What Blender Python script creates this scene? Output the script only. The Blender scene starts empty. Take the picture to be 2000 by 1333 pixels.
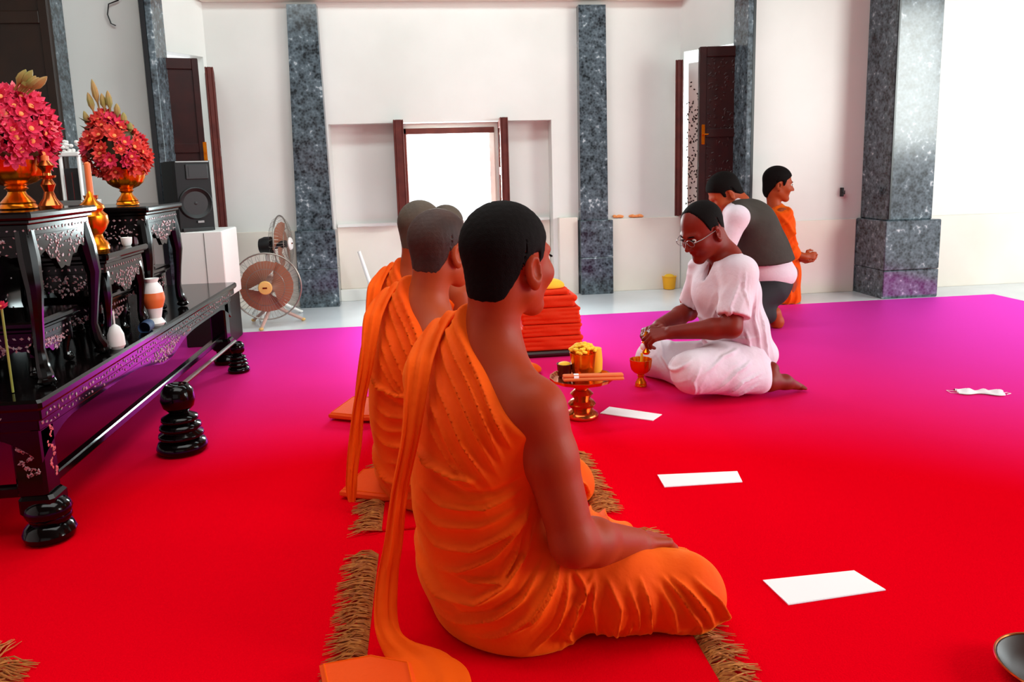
import bpy, math, random
import numpy as np
from mathutils import Vector, Matrix

# ---------------------------------------------------------------- camera, world, light, exposure
SC = bpy.context.scene
COL = SC.collection
F_PX = 1450.0
YAW, PITCH, ROLL = math.radians(6.5), math.radians(9.0), math.radians(-1.6)
CAM_LOC = Vector((0, 0, 1.0))
cam_d = bpy.data.cameras.new('camera'); cam = bpy.data.objects.new('camera', cam_d); COL.objects.link(cam)
CAM_ROT = Matrix.Rotation(-YAW, 3, 'Z') @ Matrix(((1, 0, 0), (0, 0, -1), (0, 1, 0))) @ Matrix.Rotation(-PITCH, 3, 'X') @ Matrix.Rotation(ROLL, 3, 'Z')
cam.matrix_world = Matrix.Translation(CAM_LOC) @ CAM_ROT.to_4x4()
cam_d.sensor_width = 36.0
cam_d.lens = 36.0 * F_PX / 2000.0
cam_d.shift_y = -111.0 / 2000.0
cam_d.clip_start = 0.02
SC.camera = cam

SC.view_settings.view_transform = 'Standard'
SC.view_settings.look = 'None'
SC.view_settings.gamma = 1.0
SC.view_settings.use_curve_mapping = False
SC.view_settings.exposure = 0.66

W = bpy.data.worlds.new('daylight'); SC.world = W; W.use_nodes = True
W.node_tree.nodes['Background'].inputs[0].default_value = (0.93, 0.97, 1.0, 1)
W.node_tree.nodes['Background'].inputs[1].default_value = 1.15

def area(name, loc, aim, sx, sy, power, color=(1, 1, 1)):
    d = bpy.data.lights.new(name, 'AREA'); d.shape = 'RECTANGLE'; d.size = sx; d.size_y = sy
    d.energy = power; d.color = color
    o = bpy.data.objects.new(name, d); COL.objects.link(o); o.location = loc
    o.rotation_euler = (Vector(aim) - Vector(loc)).to_track_quat('-Z', 'Y').to_euler()
    return o
# daylight through the far window, the two chamfer windows and a doorway on the right, then added fill lamps
COOL = (0.82, 0.99, 1.0)
area('daylight_far_window', (0.2, 5.98, 0.95), (0.3, 3.0, 0.1), 0.62, 0.7, 40, COOL)
area('daylight_right_window', (2.35, 5.75, 1.2), (0.6, 3.4, 0.2), 0.5, 0.9, 26, COOL)
area('daylight_right_door', (6.6, 3.0, 1.6), (0.2, 4.2, 0.7), 3.4, 2.2, 60, COOL)
area('fill_near_right', (6.2, -0.4, 2.0), (0.2, 1.5, 0.3), 2.6, 1.8, 180, (0.94, 1.0, 0.96))  # added lamp that models the nearest monk from the right, no door seen
area('fill_overhead_far', (0.2, 4.0, 3.05), (0.1, 5.0, 0.2), 3.8, 0.6, 42, COOL)  # added light for the back wall and far carpet, no tubes known
area('fill_overhead_near', (-0.4, 1.7, 3.05), (-0.4, 1.9, 0.0), 3.0, 1.6, 42, (0.95, 1.0, 0.97))  # added top light for the near carpet and knees, not a real fitting
area('fill_behind', (-0.6, -2.7, 1.7), (-0.4, 2.0, 0.4), 3.6, 2.0, 6, (0.97, 1.0, 1.0))  # added weak fill in front of the closed wall behind the camera

def P(x, y, Y):
    """a point of the world at depth Y that the photograph shows at x, y"""
    d = CAM_ROT @ Vector(((x - 1000) / F_PX, -(y - 555.5) / F_PX, -1.0))
    return CAM_LOC + d * (Y / d.y)
def PZ(x, y, z=0.0):
    d = CAM_ROT @ Vector(((x - 1000) / F_PX, -(y - 555.5) / F_PX, -1.0))
    return CAM_LOC + d * ((z - 1.0) / d.z)

# ---------------------------------------------------------------- materials
def lin(c):
    return tuple((v / 255 / 12.92) if v / 255 <= 0.04045 else ((v / 255 + 0.055) / 1.055) ** 2.4 for v in c)
def mat(name, rgb, rough=0.6, metal=0.0, spec=0.5, bump=None, var=None, sheen=None, coat=0.0, sss=0.0, emit=None):
    m = bpy.data.materials.new(name); m.use_nodes = True
    nt = m.node_tree; b = nt.nodes['Principled BSDF']
    c = lin(rgb) + (1,)
    b.inputs['Base Color'].default_value = c
    b.inputs['Roughness'].default_value = rough
    b.inputs['Metallic'].default_value = metal
    b.inputs['Specular IOR Level'].default_value = spec
    b.inputs['Coat Weight'].default_value = coat
    if sss:
        b.inputs['Subsurface Weight'].default_value = sss
        b.inputs['Subsurface Radius'].default_value = (0.02, 0.006, 0.003)
    if sheen:
        b.inputs['Sheen Weight'].default_value = sheen[0]
        b.inputs['Sheen Roughness'].default_value = sheen[1]
        b.inputs['Sheen Tint'].default_value = sheen[2] + (1,)
    tc = nt.nodes.new('ShaderNodeTexCoord')
    if var:   # (scale, second colour, sharpness 0..1, detail)
        n = nt.nodes.new('ShaderNodeTexNoise'); n.inputs['Scale'].default_value = var[0]; n.inputs['Detail'].default_value = var[3] if len(var) > 3 else 4
        r = nt.nodes.new('ShaderNodeValToRGB')
        r.color_ramp.elements[0].position = 0.5 - var[2]; r.color_ramp.elements[1].position = 0.5 + var[2]
        r.color_ramp.elements[0].color = c; r.color_ramp.elements[1].color = lin(var[1]) + (1,)
        nt.links.new(tc.outputs['Object'], n.inputs['Vector'])
        nt.links.new(n.outputs['Fac'], r.inputs['Fac']); nt.links.new(r.outputs['Color'], b.inputs['Base Color'])
    if bump:  # (scale, strength, distance)
        n = nt.nodes.new('ShaderNodeTexNoise'); n.inputs['Scale'].default_value = bump[0]; n.inputs['Detail'].default_value = 3
        bp = nt.nodes.new('ShaderNodeBump'); bp.inputs['Strength'].default_value = bump[1]; bp.inputs['Distance'].default_value = bump[2]
        nt.links.new(tc.outputs['Object'], n.inputs['Vector'])
        nt.links.new(n.outputs['Fac'], bp.inputs['Height']); nt.links.new(bp.outputs['Normal'], b.inputs['Normal'])
    return m

M = {}
M['marble'] = mat('white_marble', (236, 235, 230), 0.35, spec=0.4, var=(1.3, (222, 222, 216), 0.2, 6))
M['marble_low'] = mat('cream_marble', (238, 230, 218), 0.35, spec=0.4, var=(1.6, (228, 216, 202), 0.2, 6))
M['tile'] = mat('floor_marble', (226, 228, 232), 0.18, spec=0.5, var=(1.5, (205, 208, 214), 0.2, 6))
M['ceiling'] = mat('bounce_cutting_dark', (92, 74, 62), 0.8)  # dark tone chosen to cut bounce from the unseen ceiling and wall behind
M['joint'] = mat('marble_joint', (190, 188, 182), 0.7)
M['skin'] = mat('skin_tan', (160, 52, 18), 0.5, spec=0.18, bump=(60, 0.12, 0.004), var=(7, (150, 50, 18), 0.3), sss=0.0)
M['skin_light'] = mat('skin_warm', (168, 72, 34), 0.5, spec=0.2, var=(8, (152, 58, 26), 0.3))
M['skin_dark'] = mat('skin_dark', (128, 36, 18), 0.5, spec=0.2, var=(8, (108, 24, 14), 0.3))
M['hair'] = mat('hair_black', (13, 6, 5), 0.75, spec=0.08, bump=(500, 0.6, 0.002))
M['hair_brown'] = mat('hair_stubble', (70, 40, 30), 0.6, spec=0.3, bump=(500, 0.5, 0.002), var=(9, (38, 18, 13), 0.2))
M['hair_grey'] = mat('hair_grey_stubble', (92, 76, 62), 0.6, spec=0.3, bump=(500, 0.5, 0.002), var=(9, (60, 45, 34), 0.25))
M['eye'] = mat('eye_white', (225, 215, 205), 0.2)
M['iris'] = mat('iris_dark', (20, 10, 8), 0.15)
M['lip'] = mat('lip', (130, 50, 44), 0.45)
M['robe'] = mat('saffron_cloth', (238, 84, 2), 0.75, spec=0.12, bump=(45, 0.3, 0.006), var=(5, (228, 68, 2), 0.25), sheen=(0.3, 0.5, lin((255, 190, 60))))
M['sash'] = mat('saffron_sash', (240, 86, 2), 0.75, spec=0.12, bump=(60, 0.3, 0.005), sheen=(0.12, 0.5, lin((255, 190, 60))))
M['robe_red'] = mat('folded_robe_cloth', (226, 52, 10), 0.7, spec=0.2, bump=(60, 0.3, 0.004))
M['cushion'] = mat('orange_cushion_cloth', (234, 76, 8), 0.75, spec=0.2, bump=(120, 0.3, 0.003))
M['whitecloth'] = mat('white_cotton', (226, 208, 214), 0.8, spec=0.2, bump=(70, 0.25, 0.005), var=(14, (214, 194, 204), 0.3))
M['vest'] = mat('grey_vest_cloth', (70, 62, 56), 0.8, spec=0.15, var=(10, (58, 50, 46), 0.3), bump=(50, 0.3, 0.005))
M['trouser'] = mat('dark_trouser', (22, 16, 22), 0.8)
M['sole'] = mat('foot_pale', (206, 150, 146), 0.6)
M['lacquer'] = mat('black_lacquer', (8, 5, 5), 0.12, spec=0.27)
M['lacquer_red'] = mat('dark_red_lacquer', (74, 10, 14), 0.25, spec=0.5)
M['pearl'] = mat('pearl_inlay', (176, 168, 172), 0.25, spec=0.7, var=(120, (170, 90, 92), 0.15))
M['gold'] = mat('polished_gold', (238, 142, 20), 0.24, metal=0.9, var=(30, (232, 110, 14), 0.3))
M['brass'] = mat('brass', (205, 105, 50), 0.2, metal=0.95)
M['yellow'] = mat('yellow_flower', (248, 196, 40), 0.7)
M['yellowcloth'] = mat('yellow_cloth', (250, 178, 30), 0.75)
M['pink'] = mat('pink_petal', (206, 30, 66), 0.6, spec=0.3, var=(14, (228, 66, 104), 0.2))
M['pinkred'] = mat('red_petal', (206, 38, 40), 0.6, spec=0.3, var=(14, (226, 84, 70), 0.2))
M['pinklight'] = mat('pale_petal', (240, 120, 130), 0.6, spec=0.3)
M['flowercore'] = mat('flower_centre', (244, 150, 84), 0.7)
M['bud'] = mat('lotus_bud', (176, 120, 72), 0.6, var=(18, (128, 132, 60), 0.2))
M['leaf'] = mat('green_leaf', (118, 134, 44), 0.5, var=(9, (160, 160, 70), 0.2))
M['leafdark'] = mat('dark_leaf', (70, 58, 26), 0.5)
M['speaker'] = mat('speaker_plastic', (17, 17, 18), 0.5, spec=0.25, bump=(300, 0.2, 0.001))
M['speaker_dark'] = mat('speaker_cone', (12, 12, 13), 0.5)
M['greymetal'] = mat('grey_metal', (130, 130, 128), 0.35, metal=0.6)
M['white'] = mat('white_paint', (240, 238, 234), 0.5)
M['paper'] = mat('white_paper', (246, 240, 240), 0.7)
M['wood'] = mat('dark_red_wood', (50, 12, 10), 0.4, spec=0.35, var=(14, (36, 8, 8), 0.2), bump=(30, 0.15, 0.003))
M['woodbrown'] = mat('dark_brown_wood', (38, 20, 9), 0.45, spec=0.3, var=(6, (26, 13, 6), 0.2))
M['woodlit'] = mat('lit_red_wood', (98, 42, 34), 0.45, spec=0.35, var=(14, (78, 30, 26), 0.2))  # lighter copy of the dark red wood, daylight put into its colour
M['carving'] = mat('gold_carving', (196, 150, 120), 0.5, spec=0.4, var=(40, (120, 60, 40), 0.1))
M['fan_cage'] = mat('fan_wire', (150, 142, 134), 0.35, metal=0.7)
M['fan_blade'] = mat('fan_blade', (160, 104, 80), 0.35)
M['fan_hub'] = mat('fan_cap', (232, 184, 108), 0.4)
M['fan_body'] = mat('fan_body', (196, 156, 142), 0.45)
M['black'] = mat('black_plastic', (14, 13, 15), 0.5)
M['bluecloth'] = mat('blue_cloth', (30, 60, 96), 0.7)
M['fringe'] = mat('straw_fringe', (196, 120, 42), 0.75, var=(60, (160, 78, 22), 0.2))
M['matred'] = mat('red_mat', (220, 0, 18), 0.95, spec=0.0, bump=(400, 0.4, 0.002))
M['candle'] = mat('orange_candle', (226, 110, 50), 0.5)
M['darkbrown'] = mat('dark_brown', (42, 18, 12), 0.4)

def granite(name, dark, light):
    m = mat(name, dark, 0.16, spec=0.5)
    nt = m.node_tree; b = nt.nodes['Principled BSDF']
    tc = nt.nodes.new('ShaderNodeTexCoord')
    v = nt.nodes.new('ShaderNodeTexVoronoi'); v.inputs['Scale'].default_value = 55
    n = nt.nodes.new('ShaderNodeTexNoise'); n.inputs['Scale'].default_value = 22; n.inputs['Detail'].default_value = 8
    n2 = nt.nodes.new('ShaderNodeTexNoise'); n2.inputs['Scale'].default_value = 5; n2.inputs['Detail'].default_value = 3
    mx = nt.nodes.new('ShaderNodeMath'); mx.operation = 'MULTIPLY'
    ad = nt.nodes.new('ShaderNodeMath'); ad.operation = 'ADD'
    r = nt.nodes.new('ShaderNodeValToRGB')
    e = r.color_ramp.elements
    e[0].position = 0.30; e[0].color = lin(dark) + (1,)
    e[1].position = 0.72; e[1].color = lin(light) + (1,)
    x = e.new(0.9); x.color = lin((206, 214, 218)) + (1,)
    for a in (v, n, n2): nt.links.new(tc.outputs['Object'], a.inputs['Vector'])
    nt.links.new(v.outputs['Distance'], mx.inputs[0]); mx.inputs[1].default_value = 0.35
    nt.links.new(mx.outputs[0], ad.inputs[0]); nt.links.new(n.outputs['Fac'], ad.inputs[1])
    ad2 = nt.nodes.new('ShaderNodeMath'); ad2.operation = 'MULTIPLY_ADD'
    nt.links.new(n2.outputs['Fac'], ad2.inputs[0]); ad2.inputs[1].default_value = 0.5
    s = nt.nodes.new('ShaderNodeMath'); s.operation = 'SUBTRACT'; s.inputs[1].default_value = 0.40
    nt.links.new(ad.outputs[0], s.inputs[0]); nt.links.new(s.outputs[0], ad2.inputs[2])
    nt.links.new(ad2.outputs[0], r.inputs['Fac']); nt.links.new(r.outputs['Color'], b.inputs['Base Color'])
    return m
M['granite'] = granite('grey_granite', (30, 36, 40), (98, 112, 120))
M['granite_edge'] = mat('dark_granite_edge', (22, 26, 30), 0.3)

# carpet: saturated red pile; the grazing daylight sheen is put in as a magenta gloss colour
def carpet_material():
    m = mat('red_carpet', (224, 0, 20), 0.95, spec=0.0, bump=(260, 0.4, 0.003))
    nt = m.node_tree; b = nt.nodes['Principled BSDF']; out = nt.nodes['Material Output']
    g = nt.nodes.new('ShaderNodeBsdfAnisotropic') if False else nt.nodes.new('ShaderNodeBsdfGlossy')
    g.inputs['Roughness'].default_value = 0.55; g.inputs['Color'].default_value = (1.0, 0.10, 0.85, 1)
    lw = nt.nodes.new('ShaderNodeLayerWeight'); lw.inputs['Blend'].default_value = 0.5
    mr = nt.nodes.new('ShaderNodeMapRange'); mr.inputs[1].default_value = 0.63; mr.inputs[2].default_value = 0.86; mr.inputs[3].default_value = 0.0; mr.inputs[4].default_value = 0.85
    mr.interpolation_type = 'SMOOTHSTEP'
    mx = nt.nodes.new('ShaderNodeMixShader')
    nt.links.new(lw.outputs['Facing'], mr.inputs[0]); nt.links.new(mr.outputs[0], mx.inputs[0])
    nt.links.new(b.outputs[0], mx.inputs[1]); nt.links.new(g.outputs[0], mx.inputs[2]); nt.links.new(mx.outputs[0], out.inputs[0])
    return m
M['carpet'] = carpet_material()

# ---------------------------------------------------------------- mesh helpers
class MB:
    def __init__(s): s.v = []; s.f = []
    def add(s, verts, faces):
        o = len(s.v); s.v += [tuple(p) for p in verts]; s.f += [tuple(i + o for i in q) for q in faces]; return s
    def box(s, x0, x1, y0, y1, z0, z1, M4=None, bev=0.0):
        b = min(bev, (x1 - x0) * .45, (y1 - y0) * .45, (z1 - z0) * .45)
        if b <= 0:
            v = [(x, y, z) for z in (z0, z1) for x, y in ((x0, y0), (x1, y0), (x1, y1), (x0, y1))]
            f = [(3, 2, 1, 0), (4, 5, 6, 7), (0, 1, 5, 4), (1, 2, 6, 5), (2, 3, 7, 6), (3, 0, 4, 7)]
        else:
            rings = []
            def ring(z, i):
                return [(x0 + i + b * 0, y0 + i + b, z), (x0 + i + b, y0 + i, z), (x1 - i - b, y0 + i, z), (x1 - i, y0 + i + b, z),
                        (x1 - i, y1 - i - b, z), (x1 - i - b, y1 - i, z), (x0 + i + b, y1 - i, z), (x0 + i, y1 - i - b, z)]
            v = ring(z0, b * .7) + ring(z0 + b, 0) + ring(z1 - b, 0) + ring(z1, b * .7)
            f = [tuple(range(7, -1, -1)), tuple(range(24, 32))]
            for k in range(3):
                for i in range(8):
                    j = (i + 1) % 8; f.append((k * 8 + i, k * 8 + j, k * 8 + 8 + j, k * 8 + 8 + i))
        if M4 is not None: v = [tuple(M4 @ Vector(p)) for p in v]
        return s.add(v, f)
    def lathe(s, prof, c=(0, 0, 0), n=24, M4=None, ripple=None):
        v = []; f = []
        for k, (r, z) in enumerate(prof):
            for i in range(n):
                a = 2 * math.pi * i / n
                rr = r * (1 + (ripple[1] * math.cos(ripple[0] * a) if ripple else 0))
                v.append((c[0] + rr * math.cos(a), c[1] + rr * math.sin(a), c[2] + z))
        for k in range(len(prof) - 1):
            for i in range(n):
                j = (i + 1) % n; f.append((k * n + i, k * n + j, (k + 1) * n + j, (k + 1) * n + i))
        f.append(tuple(range(n - 1, -1, -1))); f.append(tuple(range((len(prof) - 1) * n, len(prof) * n)))
        if M4 is not None: v = [tuple(M4 @ Vector(p)) for p in v]
        return s.add(v, f)
    def tube(s, pts, r, n=8, closed=False, flat=1.0):
        pts = [Vector(p) for p in pts]; m = len(pts); rs = r if isinstance(r, (list, tuple)) else [r] * m
        v = []; f = []; up = None
        for k in range(m):
            a = pts[(k - 1) % m] if (closed or k > 0) else pts[k]; b = pts[(k + 1) % m] if (closed or k < m - 1) else pts[k]
            t = (b - a).normalized()
            if up is None:
                up = Vector((0, 0, 1)) if abs(t.z) < .9 else Vector((1, 0, 0))
            s1 = t.cross(up)
            if s1.length < 1e-5: s1 = t.cross(Vector((0, 1, 0)))
            s1.normalize(); s2 = s1.cross(t).normalized(); up = s2
            for i in range(n):
                an = 2 * math.pi * i / n
                v.append(pts[k] + s1 * (rs[k] * math.cos(an)) + s2 * (rs[k] * flat * math.sin(an)))
        for k in range(m if closed else m - 1):
            k2 = (k + 1) % m
            for i in range(n):
                j = (i + 1) % n; f.append((k * n + i, k * n + j, k2 * n + j, k2 * n + i))
        if not closed:
            f.append(tuple(range(n - 1, -1, -1))); f.append(tuple(range((m - 1) * n, m * n)))
        return s.add(v, f)
    def prism(s, poly, axis, a, b):
        """poly (u,w) extruded along axis; axis 'y': u=x w=z; 'x': u=y w=z; 'z': u=x w=y"""
        g = {'y': lambda u, w, t: (u, t, w), 'x': lambda u, w, t: (t, u, w), 'z': lambda u, w, t: (u, w, t)}[axis]
        n = len(poly); v = [g(u, w, a) for u, w in poly] + [g(u, w, b) for u, w in poly]
        f = [tuple(range(n - 1, -1, -1)), tuple(range(n, 2 * n))] + [(i, (i + 1) % n, n + (i + 1) % n, n + i) for i in range(n)]
        return s.add(v, f)
    def ball(s, c, r, n=12, m=8, rot=None):
        rx, ry, rz = r if isinstance(r, (tuple, list)) else (r, r, r)
        v = []; f = []
        for k in range(1, m):
            p = math.pi * k / m
            for i in range(n):
                a = 2 * math.pi * i / n; q = Vector((rx * math.sin(p) * math.cos(a), ry * math.sin(p) * math.sin(a), rz * math.cos(p)))
                if rot is not None: q = rot @ q
                v.append(q + Vector(c))
        for k in range(m - 2):
            for i in range(n):
                j = (i + 1) % n; f.append((k * n + i, k * n + n + i, k * n + n + j, k * n + j))
        q1 = Vector((0, 0, rz)); q2 = Vector((0, 0, -rz))
        if rot is not None: q1 = rot @ q1; q2 = rot @ q2
        v += [q1 + Vector(c), q2 + Vector(c)]; t = len(v) - 2
        for i in range(n):
            j = (i + 1) % n; f.append((t, i, j)); f.append((t + 1, (m - 2) * n + j, (m - 2) * n + i))
        return s.add(v, f)
    def obj(s, name, m, parent=None, smooth=False, kind=None, angle=0.6):
        me = bpy.data.meshes.new(name); me.from_pydata(s.v, [], s.f); me.validate(); me.update()
        import bmesh
        bm = bmesh.new(); bm.from_mesh(me); bmesh.ops.recalc_face_normals(bm, faces=bm.faces); bm.to_mesh(me); bm.free()
        me.materials.append(M[m] if isinstance(m, str) else m)
        if smooth:
            me.polygons.foreach_set('use_smooth', [True] * len(me.polygons))
            try: me.set_sharp_from_angle(angle=angle)
            except Exception: pass
        o = bpy.data.objects.new(name, me); COL.objects.link(o)
        if parent is not None: setpar(o, parent)
        if kind: o['kind'] = kind
        return o
def setpar(o, parent):
    """vertices are given in world coordinates: keep them in place under a thing that stands elsewhere"""
    o.parent = parent
    w = Matrix.Translation(world_loc(parent))
    o.matrix_parent_inverse = w.inverted()
def world_loc(p):
    l = p.location.copy()
    if p.parent: return l
    return l
def thing(name, label, cat, loc=(0, 0, 0), group=None):
    o = bpy.data.objects.new(name, None); COL.objects.link(o); o.location = loc; o.empty_display_size = 0.05
    o['label'] = label; o['category'] = cat
    if group: o['group'] = group
    return o
def tag(o, label, cat, group=None):
    o['label'] = label; o['category'] = cat
    if group: o['group'] = group
    return o
def sub(o, part):
    """make o a sub-part of a part whose own object sits at the thing's base"""
    o.parent = part; o.matrix_parent_inverse = part.matrix_parent_inverse.inverted() if False else Matrix.Identity(4)
    return o
def struct(o):
    o['kind'] = 'structure'; return o
def rz(a, loc=(0, 0, 0)):
    return Matrix.Translation(loc) @ Matrix.Rotation(a, 4, 'Z')
# ---------------------------------------------------------------- implicit surfaces (for people and cloth)
def V(*a): return np.array(a if len(a) > 1 else a[0], float)
def nrm(v): v = np.asarray(v, float); return v / np.linalg.norm(v)
def smin(a, b, k):
    if k <= 0: return np.minimum(a, b)
    h = np.maximum(k - np.abs(a - b), 0) / k
    return np.minimum(a, b) - h * h * k * 0.25
def smax(a, b, k): return -smin(-a, -b, k)
def d_cone(p, a, b, r1, r2):
    ba = b - a; L2 = ba @ ba; L = math.sqrt(L2) + 1e-9
    pa = p - a; t = np.clip((pa @ ba) / L2, 0, 1)
    return np.linalg.norm(pa - t[:, None] * ba, axis=1) - (r1 + (r2 - r1) * t)
def d_ell(p, c, R, r):
    q = (p - c) @ R; k0 = np.linalg.norm(q / r, axis=1); k1 = np.linalg.norm(q / (np.asarray(r) ** 2), axis=1) + 1e-9
    return np.where(k0 < 1e-6, -min(r), k0 * (k0 - 1) / k1)
I3 = np.eye(3)
def frame(fwd, up=(0, 0, 1)):
    """columns: right, forward, up"""
    f = nrm(fwd); r = nrm(np.cross(f, up)); u = np.cross(r, f); return np.stack([r, f, u], 1)
class SDF:
    def __init__(s): s.items = []
    def cone(s, a, b, r1, r2=None, k=0.03):
        s.items.append(('c', V(a), V(b), r1, r1 if r2 is None else r2, k)); return s
    def chain(s, pts, rs, k=0.03):
        for i in range(len(pts) - 1): s.cone(pts[i], pts[i + 1], rs[i], rs[i + 1], k)
        return s
    def ell(s, c, r, R=I3, k=0.03):
        s.items.append(('e', V(c), R, V(r), None, k)); return s
    def sub(s, c, r, R=I3, k=0.006):
        s.items.append(('s', V(c), R, V(r), None, k)); return s
    def group(s, g, k=0.01): s.items.append(('g', g, None, None, None, k)); return s
    def grow(s, t): s.items.append(('o', t, None, None, None, 0)); return s
    def cut(s, fn, k=0.0): s.items.append(('x', fn, None, None, None, k)); return s
    def __call__(s, p):
        d = np.full(len(p), 1e3)
        for it in s.items:
            t = it[0]; k = it[5]
            if t == 'c': d = smin(d, d_cone(p, it[1], it[2], it[3], it[4]), k)
            elif t == 'e': d = smin(d, d_ell(p, it[1], it[2], it[3]), k)
            elif t == 's': d = smax(d, -d_ell(p, it[1], it[2], it[3]), k)
            elif t == 'g': d = smin(d, it[1](p), k)
            elif t == 'o': d = d - it[1]
            elif t == 'x': d = smax(d, it[1](p), k)
        return d
def surface(f, lo, hi, h, B=12):
    lo = V(lo); hi = V(hi); n = np.ceil((hi - lo) / h / B).astype(int) * B
    nb = n // B
    D = np.zeros(tuple(n + 1), np.float32)
    bc = np.stack(np.meshgrid(*[np.arange(m) for m in nb], indexing='ij'), -1).reshape(-1, 3)
    cen = lo + (bc + 0.5) * B * h
    dc = f(cen); rad = B * h * 0.87 * 1.35 + 0.004
    near = np.abs(dc) < rad
    o = np.arange(B + 1); off = np.stack(np.meshgrid(o, o, o, indexing='ij'), -1).reshape(-1, 3)
    for (bx, by, bz), d in zip(bc[~near], dc[~near]):
        D[bx * B:(bx + 1) * B + 1, by * B:(by + 1) * B + 1, bz * B:(bz + 1) * B + 1] = d
    nbk = bc[near]
    for i0 in range(0, len(nbk), 60):
        ch = nbk[i0:i0 + 60]
        idx = (ch[:, None, :] * B + off[None]).reshape(-1, 3)
        D[idx[:, 0], idx[:, 1], idx[:, 2]] = f(lo + idx * h)
    S = D < 0
    # cells with a change of sign
    c = np.zeros(tuple(n), np.int8)
    for dx in (0, 1):
        for dy in (0, 1):
            for dz in (0, 1):
                c += S[dx:n[0] + dx, dy:n[1] + dy, dz:n[2] + dz]
    cells = np.argwhere((c > 0) & (c < 8))
    ids = np.full(tuple(n), -1, np.int64); ids[cells[:, 0], cells[:, 1], cells[:, 2]] = np.arange(len(cells))
    acc = np.zeros((len(cells), 3)); cnt = np.zeros(len(cells))
    cor = [(a, b, e) for a in (0, 1) for b in (0, 1) for e in (0, 1)]
    for i, a in enumerate(cor):
        for b in cor[i + 1:]:
            if sum(abs(x - y) for x, y in zip(a, b)) != 1: continue
            da = D[cells[:, 0] + a[0], cells[:, 1] + a[1], cells[:, 2] + a[2]]; db = D[cells[:, 0] + b[0], cells[:, 1] + b[1], cells[:, 2] + b[2]]
            m = (da < 0) != (db < 0); t = np.where(m, da / np.where(m, da - db, 1), 0)
            acc += m[:, None] * (V(a) + t[:, None] * (V(b) - V(a))); cnt += m
    verts = lo + (cells + acc / cnt[:, None]) * h
    quads = []
    for ax in range(3):
        e = np.zeros(3, int); e[ax] = 1; u = np.zeros(3, int); u[(ax + 1) % 3] = 1; w = np.zeros(3, int); w[(ax + 2) % 3] = 1
        A = S[1:-1, 1:-1, 1:-1]; sl = [slice(1, -1)] * 3; s2 = [slice(1 + e[i], S.shape[i] - 1 + e[i]) for i in range(3)]
        ch = np.argwhere(A != S[tuple(s2)]) + 1
        ch = ch[np.all(ch + e < n + 1, axis=1) & (ch[:, ax] < n[ax])]
        q = [ids[tuple((ch - a).T)] for a in (0 * u, u, u + w, w)]
        q = np.stack(q, 1); ins = S[tuple(ch.T)]
        q[~ins] = q[~ins][:, ::-1]; quads.append(q[(q >= 0).all(1)])
    quads = np.concatenate(quads)
    return verts, quads
def gradient(f, v, e=0.0015):
    g = np.stack([f(v + V(*(e * np.eye(3)[i]))) - f(v - V(*(e * np.eye(3)[i]))) for i in range(3)], 1)
    return g / (np.linalg.norm(g, axis=1)[:, None] + 1e-9)
def implicit(name, f, lo, hi, h, m, parent=None, disp=None, newton=1, zmin=None):
    v, q = surface(f, lo, hi, h)
    for _ in range(newton):
        n_ = gradient(f, v); d = f(v); v = v - n_ * np.clip(d, -h, h)[:, None]
    if disp is not None:
        n_ = gradient(f, v); v = v + n_ * disp(v)[:, None]
    if zmin is not None: v[:, 2] = np.maximum(v[:, 2], zmin)
    me = bpy.data.meshes.new(name)
    me.vertices.add(len(v)); me.vertices.foreach_set('co', v.astype(np.float32).ravel())
    me.loops.add(len(q) * 4); me.loops.foreach_set('vertex_index', q.astype(np.int32).ravel())
    me.polygons.add(len(q)); me.polygons.foreach_set('loop_start', np.arange(0, len(q) * 4, 4, dtype=np.int32))
    me.update(calc_edges=True); me.validate()
    me.polygons.foreach_set('use_smooth', [True] * len(me.polygons))
    me.materials.append(M[m])
    o = bpy.data.objects.new(name, me); COL.objects.link(o)
    if parent is not None: setpar(o, parent)
    return o
def folds(lines):
    """lines: (list of (u, z) points, height, width[, asymmetry]) in a plane; u is measured along unit vector ux"""
    def make(ux, face=None):
        ux = V(ux)
        segs = []
        for L in lines:
            pts, A, w = L[0], L[1], L[2]; n = len(pts) - 1
            for i in range(n): segs.append((V(pts[i]), V(pts[i + 1]), A, w, i / n, (i + 1) / n, L[3] if len(L) > 3 else 0))
        def h(v):
            u = np.stack([v @ ux, v[:, 2]], 1); out = np.zeros(len(v)); byline = {}
            tot = np.zeros(len(v)); prev = None; best = None
            for a, b, A, w, t0, t1, asy in segs:
                if t0 == 0:
                    if best is not None: tot += best
                    best = np.zeros(len(v))
                ba = b - a; L2 = ba @ ba + 1e-12; pa = u - a; t = np.clip((pa @ ba) / L2, 0, 1)
                dv = pa - t[:, None] * ba; d = np.linalg.norm(dv, axis=1)
                side = np.sign(pa[:, 0] * ba[1] - pa[:, 1] * ba[0])
                ww = np.where(side > 0, w * (1 + asy), w)
                T = t0 + (t1 - t0) * t; taper = np.minimum(1, 3.2 * np.minimum(T + 0.02, 1.02 - T))
                g = A * taper * np.exp(-(d / ww) ** 2)
                best = np.where(np.abs(g) > np.abs(best), g, best)
            if best is not None: tot += best
            return tot
        return h
    return make
def vnoise(v, s, seed=0):
    """smooth value noise of a few sines"""
    r = np.random.RandomState(seed); out = 0
    for i in range(5):
        k = r.normal(size=3); k = k / np.linalg.norm(k) * s * (0.7 + 0.6 * r.rand()); out = out + np.sin(v @ k + r.rand() * 6.28 + 0.8 * np.sin(v @ k[::-1]))
    return out / 5

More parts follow.
